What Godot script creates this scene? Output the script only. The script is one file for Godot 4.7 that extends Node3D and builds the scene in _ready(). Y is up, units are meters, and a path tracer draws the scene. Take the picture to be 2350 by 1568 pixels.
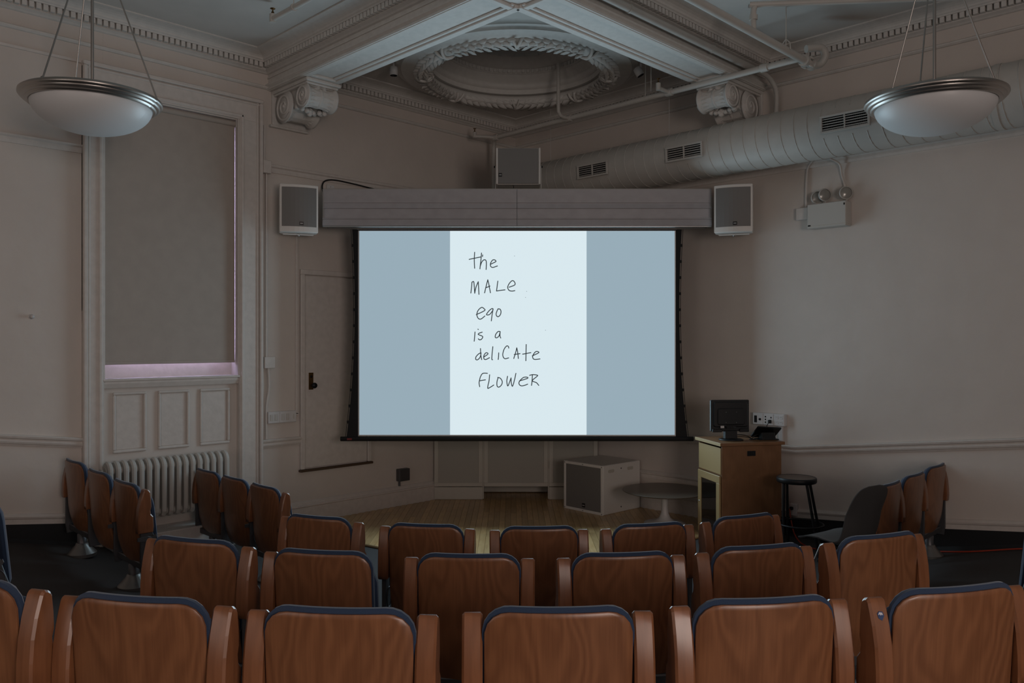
extends Node3D
# A lecture hall seen towards its corner. Room axes: the corner is the origin, the left wall lies in x = 0, the right wall in z = 0.
# Things that face the hall's diagonal are placed with dg(a, b): a metres to the right of the diagonal, b metres out from the corner.

const Q := 0.70710678
var M := {}
var used := {}
var rng := RandomNumberGenerator.new()

# ---------------------------------------------------------------- placing
func dg(a: float, b: float, y := 0.0) -> Vector3:
	return Vector3((a + b) * Q, y, (b - a) * Q)

func floor_y(x: float, z: float) -> float:      # raked carpet: flat near the stage, rising towards the back
	var b := (x + z) * Q
	var a := (x - z) * Q + 0.047
	var k := 0.215 if a < 0.0 else 0.185
	var aa := minf(absf(a), 4.2)
	return clampf(0.125 * (b - 5.4 + k * aa * aa), 0.0, 0.95)

# ---------------------------------------------------------------- naming
func numbered(called: String) -> String:
	if not used.has(called):
		used[called] = 0
		return called
	used[called] += 1
	return "%s_%03d" % [called, used[called]]

func tag(o: Node, label: String, category: String, group := "", kind := "") -> Node:
	if label: o.set_meta("label", label)
	if category: o.set_meta("category", category)
	if group: o.set_meta("group", group)
	if kind: o.set_meta("kind", kind)
	return o

func thing(called: String, label: String, category: String, at := Vector3.ZERO, turn := 0.0, group := "") -> Node3D:
	var o := Node3D.new()
	o.name = numbered(called)
	add_child(o)
	o.position = at
	o.rotation.y = turn
	tag(o, label, category, group)
	return o

func setting(called: String, label: String) -> Node3D:
	var o := Node3D.new()
	o.name = called
	add_child(o)
	tag(o, label, "", "", "structure")
	return o

func part(parent: Node, called: String, mesh: Mesh, m: Material, at := Vector3.ZERO, rot := Vector3.ZERO) -> MeshInstance3D:
	var o := MeshInstance3D.new()
	o.name = called
	o.mesh = mesh
	o.material_override = m
	parent.add_child(o, true)
	o.position = at
	o.rotation = rot
	return o

# ---------------------------------------------------------------- shapes
func start() -> SurfaceTool:
	var s := SurfaceTool.new()
	s.begin(Mesh.PRIMITIVE_TRIANGLES)
	s.set_smooth_group(-1)
	return s

func done(s: SurfaceTool) -> ArrayMesh:
	s.generate_normals()
	return s.commit()

func tri(s: SurfaceTool, a: Vector3, b: Vector3, c: Vector3, out: Vector3) -> void:
	if (b - a).cross(c - a).dot(out) > 0.0:
		var t := b
		b = c
		c = t
	s.add_vertex(a)
	s.add_vertex(b)
	s.add_vertex(c)

func quad(s: SurfaceTool, a: Vector3, b: Vector3, c: Vector3, d: Vector3, out: Vector3) -> void:
	tri(s, a, b, c, out)
	tri(s, a, c, d, out)

# a box with chamfered edges
func cbox(s: SurfaceTool, c: Vector3, size: Vector3, r := 0.003) -> void:
	s.set_smooth_group(-1)
	var h := size / 2.0
	r = minf(r, minf(h.x, minf(h.y, h.z)) * 0.9)
	for ax in 3:
		var b1 := (ax + 1) % 3
		var b2 := (ax + 2) % 3
		for sg in [-1.0, 1.0]:
			var n := Vector3.ZERO
			n[ax] = sg
			var p := []
			for k in [[-1, -1], [1, -1], [1, 1], [-1, 1]]:
				var v := Vector3.ZERO
				v[ax] = sg * h[ax]
				v[b1] = k[0] * (h[b1] - r)
				v[b2] = k[1] * (h[b2] - r)
				p.append(c + v)
			quad(s, p[0], p[1], p[2], p[3], n)
		for s1 in [-1.0, 1.0]:
			for s2 in [-1.0, 1.0]:
				var n2 := Vector3.ZERO
				n2[b1] = s1
				n2[b2] = s2
				var e := []
				for k in [[0, -1], [0, 1], [1, 1], [1, -1]]:
					var v := Vector3.ZERO
					v[b1] = s1 * (h[b1] - (r if k[0] == 1 else 0.0))
					v[b2] = s2 * (h[b2] - (r if k[0] == 0 else 0.0))
					v[ax] = k[1] * (h[ax] - r)
					e.append(c + v)
				quad(s, e[0], e[1], e[2], e[3], n2)
	for sx in [-1.0, 1.0]:
		for sy in [-1.0, 1.0]:
			for sz in [-1.0, 1.0]:
				tri(s, c + Vector3(sx * h.x, sy * (h.y - r), sz * (h.z - r)), c + Vector3(sx * (h.x - r), sy * h.y, sz * (h.z - r)), c + Vector3(sx * (h.x - r), sy * (h.y - r), sz * h.z), Vector3(sx, sy, sz))

func box(size: Vector3, r := 0.003, c := Vector3.ZERO) -> ArrayMesh:
	var s := start()
	cbox(s, c, size, r)
	return done(s)

func span(s: SurfaceTool, a: Vector3, b: Vector3, r := 0.003) -> void:      # box between two corners
	cbox(s, (a + b) / 2.0, (b - a).abs(), r)

func tube(s: SurfaceTool, pts: Array, r: float, n := 10, caps := true) -> void:
	var rings := []
	var side := Vector3.ZERO
	for i in pts.size():
		var t: Vector3 = (pts[mini(i + 1, pts.size() - 1)] - pts[maxi(i - 1, 0)]).normalized()
		if side == Vector3.ZERO:
			side = t.cross(Vector3.UP if absf(t.y) < 0.9 else Vector3.RIGHT).normalized()
		side = (side - t * side.dot(t)).normalized()
		var up := t.cross(side)
		var ring := []
		for k in n:
			var w := TAU * k / n
			ring.append(pts[i] + (side * cos(w) + up * sin(w)) * r)
		rings.append(ring)
	s.set_smooth_group(1)
	for i in pts.size() - 1:
		for k in n:
			var l := (k + 1) % n
			var o: Vector3 = rings[i][k] - pts[i]
			quad(s, rings[i][k], rings[i][l], rings[i + 1][l], rings[i + 1][k], o)
	s.set_smooth_group(-1)
	if caps:
		for i in [0, pts.size() - 1]:
			var o: Vector3 = pts[i] - (pts[1] if i == 0 else pts[i - 1])
			for k in n:
				tri(s, pts[i], rings[i][k], rings[i][(k + 1) % n], o)

func tube_mesh(pts: Array, r: float, n := 10) -> ArrayMesh:
	var s := start()
	tube(s, pts, r, n)
	return done(s)

func smooth_path(pts: Array, steps := 6) -> Array:
	var out := []
	for i in pts.size() - 1:
		var p0 = pts[maxi(i - 1, 0)]
		var p3 = pts[mini(i + 2, pts.size() - 1)]
		for k in steps:
			out.append(pts[i].cubic_interpolate(pts[i + 1], p0, p3, float(k) / steps))
	out.append(pts[-1])
	return out

# profile of Vector2(radius, height) turned round the y axis; sharp corners where the profile repeats a point
func lathe(s: SurfaceTool, prof: Array, n := 32, squash := 1.0) -> void:
	var group := 2
	for i in prof.size() - 1:
		if prof[i].is_equal_approx(prof[i + 1]):
			group += 1
			continue
		s.set_smooth_group(group)
		var d: Vector2 = prof[i + 1] - prof[i]
		for k in n:
			var w0 := TAU * k / n
			var w1 := TAU * (k + 1) / n
			var e0 := Vector3(cos(w0), 0, sin(w0) * squash)
			var e1 := Vector3(cos(w1), 0, sin(w1) * squash)
			var a: Vector3 = e0 * prof[i].x + Vector3.UP * prof[i].y
			var b: Vector3 = e1 * prof[i].x + Vector3.UP * prof[i].y
			var c: Vector3 = e1 * prof[i + 1].x + Vector3.UP * prof[i + 1].y
			var f: Vector3 = e0 * prof[i + 1].x + Vector3.UP * prof[i + 1].y
			var o := (e0 + e1) * 0.5 * d.y - Vector3.UP * d.x
			if prof[i].x > 0.00001: tri(s, a, b, c, o)
			if prof[i + 1].x > 0.00001: tri(s, a, c, f, o)
	s.set_smooth_group(-1)

func lathe_mesh(prof: Array, n := 32) -> ArrayMesh:
	var s := start()
	lathe(s, prof, n)
	return done(s)

# outline (x, y) pulled along z, edges bevelled
func plate(s: SurfaceTool, outline: PackedVector2Array, z0: float, z1: float, bevel := 0.0, soft := false) -> void:
	var n := outline.size()
	var area := 0.0
	for i in n: area += outline[i].cross(outline[(i + 1) % n])
	if area < 0.0:
		outline.reverse()
	var inner := PackedVector2Array()
	for i in n:
		var e0 := (outline[i] - outline[(i + n - 1) % n]).normalized()
		var e1 := (outline[(i + 1) % n] - outline[i]).normalized()
		var nn := (Vector2(-e0.y, e0.x) + Vector2(-e1.y, e1.x))
		nn = nn.normalized() if nn.length() > 0.01 else Vector2(-e1.y, e1.x)
		inner.append(outline[i] + nn * bevel)
	var idx := Geometry2D.triangulate_polygon(inner if bevel > 0.0 else outline)
	var rim := inner if bevel > 0.0 else outline
	for side in [[z0, -1.0], [z1, 1.0]]:
		for t in range(0, idx.size(), 3):
			tri(s, Vector3(rim[idx[t]].x, rim[idx[t]].y, side[0]), Vector3(rim[idx[t + 1]].x, rim[idx[t + 1]].y, side[0]), Vector3(rim[idx[t + 2]].x, rim[idx[t + 2]].y, side[0]), Vector3(0, 0, side[1]))
	for i in n:
		var j := (i + 1) % n
		var e := outline[j] - outline[i]
		var o := Vector3(e.y, -e.x, 0)
		var a := Vector3(outline[i].x, outline[i].y, z0 + bevel)
		var b := Vector3(outline[j].x, outline[j].y, z0 + bevel)
		var c := Vector3(outline[j].x, outline[j].y, z1 - bevel)
		var d := Vector3(outline[i].x, outline[i].y, z1 - bevel)
		if soft: s.set_smooth_group(1)
		quad(s, a, b, c, d, o)
		if bevel > 0.0:
			s.set_smooth_group(-1)
			var ai := Vector3(inner[i].x, inner[i].y, z0)
			var bi := Vector3(inner[j].x, inner[j].y, z0)
			var ci := Vector3(inner[j].x, inner[j].y, z1)
			var di := Vector3(inner[i].x, inner[i].y, z1)
			quad(s, a, b, bi, ai, o + Vector3(0, 0, -o.length()))
			quad(s, d, c, ci, di, o + Vector3(0, 0, o.length()))
		s.set_smooth_group(-1)

func plate_mesh(outline: PackedVector2Array, z0: float, z1: float, bevel := 0.0) -> ArrayMesh:
	var s := start()
	plate(s, outline, z0, z1, bevel)
	return done(s)

func round_rect(w: float, h: float, r: float, c := Vector2.ZERO, n := 5) -> PackedVector2Array:
	var p := PackedVector2Array()
	for k in [[1, 1, 0], [-1, 1, 1], [-1, -1, 2], [1, -1, 3]]:
		for i in n + 1:
			var w0: float = PI / 2 * (k[2] + float(i) / n)
			p.append(c + Vector2(k[0] * (w / 2 - r), k[1] * (h / 2 - r)) + Vector2(cos(w0), sin(w0)) * r)
	return p

# a moulding: profile of Vector2(out from the wall, up), drawn from a to b; out is the wall's normal
func moulding(s: SurfaceTool, a: Vector3, b: Vector3, out: Vector3, prof: Array) -> void:
	s.set_smooth_group(-1)
	var along := (b - a).normalized()
	var n := prof.size()
	var pts := PackedVector2Array(prof)
	for i in n:
		var j := (i + 1) % n
		var e: Vector2 = prof[j] - prof[i]
		var o := out * e.y - Vector3.UP * e.x
		quad(s, a + out * prof[i].x + Vector3.UP * prof[i].y, a + out * prof[j].x + Vector3.UP * prof[j].y, b + out * prof[j].x + Vector3.UP * prof[j].y, b + out * prof[i].x + Vector3.UP * prof[i].y, o)
	var idx := Geometry2D.triangulate_polygon(pts)
	for t in range(0, idx.size(), 3):
		for end in [[a, -1.0], [b, 1.0]]:
			var v := []
			for k in 3:
				v.append(end[0] + out * pts[idx[t + k]].x + Vector3.UP * pts[idx[t + k]].y)
			tri(s, v[0], v[1], v[2], along * end[1])

func moulding_mesh(a: Vector3, b: Vector3, out: Vector3, prof: Array) -> ArrayMesh:
	var s := start()
	moulding(s, a, b, out, prof)
	return done(s)

# a curved sheet: rounded outline half-width(y), mid-surface depth zf(x, y), half-thickness tf(edge 0..1)
func sheet(hw: float, y0: float, y1: float, r0: float, r1: float, zf: Callable, front: Callable, back: Callable, nu := 10, nv := 14) -> ArrayMesh:
	var s := start()
	var ys := []
	for i in nv + 1:
		var t := 0.5 - 0.5 * cos(PI * i / nv)
		ys.append(lerpf(y0, y1, t))
	var A := []
	var B := []
	for i in nv + 1:
		var y: float = ys[i]
		var w := hw
		if y > y1 - r1:
			var q := (y - (y1 - r1)) / r1
			w = hw - r1 + r1 * sqrt(maxf(0.0, 1.0 - q * q))
		elif y < y0 + r0:
			var q2 := ((y0 + r0) - y) / r0
			w = hw - r0 + r0 * sqrt(maxf(0.0, 1.0 - q2 * q2))
		var ra := []
		var rb := []
		for k in nu + 1:
			var u := sin((float(k) / nu - 0.5) * PI)
			var x := u * w
			var edge := minf(minf(w - absf(x), y1 - y), y - y0)
			var z: float = zf.call(x, y)
			ra.append(Vector3(x, y, z - front.call(edge)))
			rb.append(Vector3(x, y, z + back.call(edge)))
		A.append(ra)
		B.append(rb)
	for side in [[A, -1.0, 1], [B, 1.0, 2]]:
		s.set_smooth_group(side[2])
		var g: Array = side[0]
		for i in nv:
			for k in nu:
				var p := [g[i][k], g[i][k + 1], g[i + 1][k + 1], g[i + 1][k]]
				for tr in [[0, 1, 2], [0, 2, 3]]:
					var v := [p[tr[0]], p[tr[1]], p[tr[2]]]
					var nrm: Vector3 = (v[1] - v[0]).cross(v[2] - v[0])
					if nrm.length() < 1e-12: continue
					if nrm.z * side[1] > 0.0: v = [v[0], v[2], v[1]]
					for q in v:
						s.set_uv(Vector2(q.x / 0.5 + 0.5, q.y / 0.8))
						s.add_vertex(q)
	s.set_smooth_group(3)
	var loop := []
	for k in nu: loop.append([0, k])
	for i in nv: loop.append([i, nu])
	for k in range(nu, 0, -1): loop.append([nv, k])
	for i in range(nv, 0, -1): loop.append([i, 0])
	for i in loop.size():
		var a: Array = loop[i]
		var b: Array = loop[(i + 1) % loop.size()]
		var p := [A[a[0]][a[1]], A[b[0]][b[1]], B[b[0]][b[1]], B[a[0]][a[1]]]
		var o: Vector3 = (p[0] + p[1]) / 2.0 - Vector3(0, (y0 + y1) / 2.0, 0)
		o.z = 0
		for tr in [[0, 1, 2], [0, 2, 3]]:
			var v := [p[tr[0]], p[tr[1]], p[tr[2]]]
			if (v[1] - v[0]).cross(v[2] - v[0]).dot(o) > 0.0: v = [v[0], v[2], v[1]]
			for q in v:
				s.set_uv(Vector2(q.x / 0.5 + 0.5, q.y / 0.8))
				s.add_vertex(q)
	s.generate_normals()
	return s.commit()

# ---------------------------------------------------------------- materials
func mat(called: String, c: Color, rough := 0.7, metal := 0.0) -> StandardMaterial3D:
	var m := StandardMaterial3D.new()
	m.resource_name = called
	m.albedo_color = c
	m.roughness = rough
	m.metallic = metal
	M[called] = m
	return m

func noise(sd: int, f: float, oct := 3) -> FastNoiseLite:
	var n := FastNoiseLite.new()
	n.seed = sd
	n.frequency = f
	n.noise_type = FastNoiseLite.TYPE_SIMPLEX_SMOOTH
	n.fractal_octaves = oct
	return n

func mottled(c: Color, amount: float, sd: int, f := 0.02, size := 256) -> ImageTexture:
	var n := noise(sd, f, 5)
	var im := n.get_seamless_image(size, size)
	var out := Image.create(size, size, false, Image.FORMAT_RGB8)
	for y in size:
		for x in size:
			var v := (im.get_pixel(x, y).r - 0.5) * 2.0 * amount
			out.set_pixel(x, y, Color(c.r * (1 + v), c.g * (1 + v), c.b * (1 + v)))
	return ImageTexture.create_from_image(out)

func wood_image(sd: int, light: Color, dark: Color, w := 256, h := 512, rings := 26.0) -> ImageTexture:
	var n1 := noise(sd, 0.9, 3)
	var n2 := noise(sd + 7, 1.0, 2)
	var im := Image.create(w, h, false, Image.FORMAT_RGB8)
	for y in h:
		var v := float(y) / h
		for x in w:
			var u := float(x) / w
			var wob := n1.get_noise_2d(u * 1.6, v * 1.1) * 0.34
			var d := sqrt(pow((u - 0.42 + wob) * 2.2, 2.0) + pow((v - 0.95) * 0.9, 2.0))
			var g := 0.5 + 0.5 * sin(d * rings + n1.get_noise_2d(u * 4.0 + 9.0, v * 1.5) * 2.5)
			var fib := n2.get_noise_2d(u * 110.0, v * 5.0) * 0.5 + n2.get_noise_2d(u * 40.0, v * 1.5) * 0.5
			var t := clampf(0.42 + (g - 0.5) * 0.40 + fib * 0.30, 0.0, 1.0)
			im.set_pixel(x, y, light.lerp(dark, t))
	return ImageTexture.create_from_image(im)

func tri_map(m: StandardMaterial3D, tex: Texture2D, scale: float, world := true) -> StandardMaterial3D:
	m.albedo_color = Color.WHITE
	m.albedo_texture = tex
	m.uv1_triplanar = true
	m.uv1_world_triplanar = world
	m.uv1_scale = Vector3.ONE * scale
	return m

func relief(m: StandardMaterial3D, sd: int, f: float, depth: float) -> void:
	m.heightmap_enabled = true
	m.heightmap_texture = ImageTexture.create_from_image(noise(sd, f, 4).get_seamless_image(256, 256))
	m.heightmap_scale = depth

func materials() -> void:
	var paint := Color(0.80, 0.765, 0.735)
	tri_map(mat("wall_paint", paint, 0.62), mottled(paint, 0.014, 3, 0.018), 0.45)
	relief(M.wall_paint, 5, 0.05, 0.25)
	tri_map(mat("trim_paint", paint, 0.42), mottled(Color(0.80, 0.77, 0.745), 0.03, 4, 0.05), 0.9)
	relief(M.trim_paint, 6, 0.06, 0.12)
	tri_map(mat("ceiling_paint", paint, 0.8), mottled(Color(0.77, 0.755, 0.735), 0.025, 9, 0.02), 0.35)
	tri_map(mat("plaster", paint, 0.6), mottled(Color(0.80, 0.785, 0.765), 0.03, 10, 0.05), 1.0)
	tri_map(mat("carpet", Color.WHITE, 0.95), mottled(Color(0.225, 0.215, 0.215), 0.28, 12, 0.35), 3.0)
	tri_map(mat("black_cove", Color.WHITE, 0.6), mottled(Color(0.065, 0.075, 0.09), 0.2, 13, 0.1), 2.0)
	tri_map(mat("blind_cloth", Color.WHITE, 0.85), mottled(Color(0.66, 0.62, 0.585), 0.02, 14, 0.03), 0.7)
	tri_map(mat("duct_paint", Color.WHITE, 0.45), mottled(Color(0.74, 0.725, 0.70), 0.03, 15, 0.03), 0.6)
	for k in 6:
		var tex := wood_image(20 + k * 3, Color(0.545, 0.365, 0.245), Color(0.41, 0.258, 0.165))
		var m := mat("beech_%d" % k, Color.WHITE, 0.36)
		m.albedo_texture = tex
		m.clearcoat_enabled = true
		m.clearcoat = 0.25
		m.clearcoat_roughness = 0.3
	var arm := mat("beech_arm", Color.WHITE, 0.34)
	tri_map(arm, wood_image(61, Color(0.55, 0.36, 0.24), Color(0.44, 0.275, 0.175), 256, 256, 14.0), 2.2, false)
	arm.clearcoat_enabled = true
	arm.clearcoat = 0.3
	arm.clearcoat_roughness = 0.28
	var cloth := mat("navy_cloth", Color.WHITE, 0.9)
	tri_map(cloth, mottled(Color(0.13, 0.205, 0.31), 0.12, 31, 0.25), 4.0, false)
	cloth.rim_enabled = true
	cloth.rim = 0.5
	cloth.rim_tint = 0.6
	mat("grey_metal", Color(0.36, 0.36, 0.37), 0.45, 0.6)
	mat("foot_metal", Color(0.50, 0.49, 0.48), 0.38, 0.75)
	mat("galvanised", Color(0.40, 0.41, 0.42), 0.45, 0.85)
	mat("dark_metal", Color(0.09, 0.09, 0.10), 0.45, 0.4)
	mat("brushed_nickel", Color(0.72, 0.70, 0.68), 0.36, 1.0)
	mat("chrome", Color(0.7, 0.7, 0.7), 0.15, 1.0)
	mat("brass", Color(0.42, 0.32, 0.19), 0.4, 0.8)
	mat("frosted_glass", Color(0.87, 0.87, 0.87), 0.4)
	mat("black_plastic", Color(0.055, 0.06, 0.07), 0.4)
	mat("black_matte", Color(0.035, 0.035, 0.04), 0.75)
	mat("screen_mask", Color(0.045, 0.045, 0.055), 0.8)
	mat("white_plastic", Color(0.80, 0.79, 0.785), 0.4)
	mat("cream_enamel", Color(0.74, 0.725, 0.70), 0.42)
	mat("speaker_case", Color(0.86, 0.845, 0.825), 0.4)
	tri_map(mat("speaker_grille", Color.WHITE, 0.6, 0.05), mottled(Color(0.47, 0.46, 0.45), 0.2, 41, 0.4), 6.0, false)
	mat("slot_dark", Color(0.03, 0.03, 0.035), 0.8)
	mat("grey_shell", Color(0.23, 0.225, 0.225), 0.5)
	mat("rubber", Color(0.05, 0.05, 0.05), 0.7)
	mat("orange_cord", Color(0.62, 0.20, 0.10), 0.5)
	mat("stool_seat", Color(0.30, 0.22, 0.17), 0.45)
	mat("table_top", Color(0.34, 0.30, 0.26), 0.3)
	mat("cabinet_paint", Color(0.74, 0.72, 0.68), 0.55)
	tri_map(mat("cabinet_mesh", Color.WHITE, 0.7), mottled(Color(0.66, 0.645, 0.61), 0.1, 44, 0.45), 6.0)
	tri_map(mat("podium_wood", Color.WHITE, 0.4), wood_image(71, Color(0.53, 0.385, 0.265), Color(0.44, 0.31, 0.205), 256, 256, 10.0), 1.6, false)
	mat("podium_edge", Color(0.66, 0.56, 0.40), 0.4)
	for k in 4:
		var b := mat("floor_board_%d" % k, Color.WHITE, 0.3)
		tri_map(b, wood_image(80 + k, Color(0.83, 0.70, 0.50).darkened(0.04 * k), Color(0.72, 0.57, 0.375).darkened(0.04 * k), 128, 256, 8.0), 1.4, false)
	var pane := mat("pane", Color(0.95, 0.96, 1.0, 0.06), 0.02)
	pane.transparency = BaseMaterial3D.TRANSPARENCY_ALPHA
	var smoked := mat("smoked_pane", Color(0.05, 0.05, 0.05, 0.55), 0.05)
	smoked.transparency = BaseMaterial3D.TRANSPARENCY_ALPHA
	tri_map(mat("fascia", Color.WHITE, 0.45), mottled(Color(0.64, 0.625, 0.635), 0.05, 47, 0.03), 1.0)
	mat("housing_back", Color(0.62, 0.605, 0.585), 0.6)
	mat("aluminium", Color(0.62, 0.63, 0.63), 0.3, 0.9)
	mat("lens", Color(0.60, 0.585, 0.56), 0.2, 0.15)
	mat("sticker_blue", Color(0.10, 0.22, 0.40), 0.5)
	mat("sticker_white", Color(0.75, 0.75, 0.78), 0.5)
	mat("red_badge", Color(0.45, 0.12, 0.12), 0.5)
	mat("brown_threshold", Color(0.30, 0.23, 0.17), 0.5)

# ---------------------------------------------------------------- camera, light
func lamp(parent: Node, size: Vector2, colour: Color, energy: float, at: Vector3, rot: Vector3) -> void:
	var l := AreaLight3D.new()
	l.name = "glow_of_" + parent.name
	l.area_size = size
	l.light_color = colour
	l.light_energy = energy
	l.shadow_enabled = true
	l.area_range = 40.0
	l.area_attenuation = 2.0
	parent.add_child(l, true)
	l.position = at
	l.rotation = rot

const SCREEN_LIGHT := 6.8
const DOOR_LIGHT := 13.5
const DOOR_LIGHT_B := 1.5

func camera_and_light() -> void:
	var cam := Camera3D.new()
	cam.name = "camera"
	add_child(cam)
	cam.position = Vector3(7.533, 1.92, 7.599)
	cam.rotation_degrees = Vector3(0, 45, 0)
	cam.fov = 46.15
	cam.near = 0.05
	cam.far = 100.0
	cam.current = true
	var e := Environment.new()
	e.background_mode = Environment.BG_COLOR
	e.background_color = Color(0.80, 0.78, 1.0)
	e.background_energy_multiplier = 11.0
	e.tonemap_mode = Environment.TONE_MAPPER_LINEAR
	e.tonemap_exposure = 1.0
	e.sdfgi_enabled = true
	e.ssao_enabled = true
	e.ssil_enabled = true
	var w := WorldEnvironment.new()
	w.name = "surroundings"
	w.environment = e
	add_child(w)

# ---------------------------------------------------------------- the room
const BAY := 3.19
const BEAM := 3.58
const SOFFIT := 4.47
const TOP := 4.80
const FAR := 11.6

func rail_profile() -> Array:
	return [Vector2(0, -0.045), Vector2(0.012, -0.045), Vector2(0.018, -0.03), Vector2(0.03, -0.026), Vector2(0.036, -0.01), Vector2(0.028, 0.0), Vector2(0.03, 0.012), Vector2(0.045, 0.02), Vector2(0.05, 0.036), Vector2(0.04, 0.045), Vector2(0, 0.045)]

func crown_profile() -> Array:
	var p := [Vector2(0, 0.0), Vector2(0.10, 0.0), Vector2(0.105, 0.012)]
	for i in 6:
		var w := PI / 2 * i / 5.0
		p.append(Vector2(0.115 + 0.115 * (1.0 - cos(w)), 0.018 + 0.05 * sin(w)))
	p.append(Vector2(0.245, 0.07))
	p.append(Vector2(0.245, 0.082))
	p.append(Vector2(0, 0.082))
	return p

func dentils(parent: Node, a: Vector3, b: Vector3, out: Vector3) -> void:
	var along := (b - a).normalized()
	var n := int((b - a).length() / 0.052)
	var mesh: ArrayMesh = box(Vector3(0.036, 0.048, 0.042), 0.002)
	var turn := atan2(out.x, out.z)
	for i in n:
		part(parent, "dentil", mesh, M.plaster, a + along * (i + 0.5) * 0.052 + out * 0.078 + Vector3.UP * 4.693, Vector3(0, turn, 0))

func cornice(called: String, label: String, a: Vector3, b: Vector3, out: Vector3, with_frieze := true, vis_a = null, vis_b = null) -> void:
	var c := setting(called, label)
	part(c, "crown", moulding_mesh(a + Vector3.UP * 4.718, b + Vector3.UP * 4.718, out, crown_profile()), M.plaster)
	part(c, "dentil_bed", moulding_mesh(a + Vector3.UP * 4.66, b + Vector3.UP * 4.66, out, [Vector2(0, 0), Vector2(0.055, 0), Vector2(0.058, 0.058), Vector2(0, 0.058)]), M.plaster)
	part(c, "bed_bead", moulding_mesh(a + Vector3.UP * 4.632, b + Vector3.UP * 4.632, out, [Vector2(0, 0), Vector2(0.02, 0.004), Vector2(0.034, 0.014), Vector2(0.062, 0.026), Vector2(0, 0.028)]), M.plaster)
	if with_frieze:
		part(c, "frieze_bead", moulding_mesh(a + Vector3.UP * 4.48, b + Vector3.UP * 4.48, out, [Vector2(0, 0), Vector2(0.016, 0.002), Vector2(0.03, 0.014), Vector2(0.03, 0.026), Vector2(0.018, 0.034), Vector2(0, 0.04)]), M.plaster)
	dentils(c, a if vis_a == null else vis_a, b if vis_b == null else vis_b, out)

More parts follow.
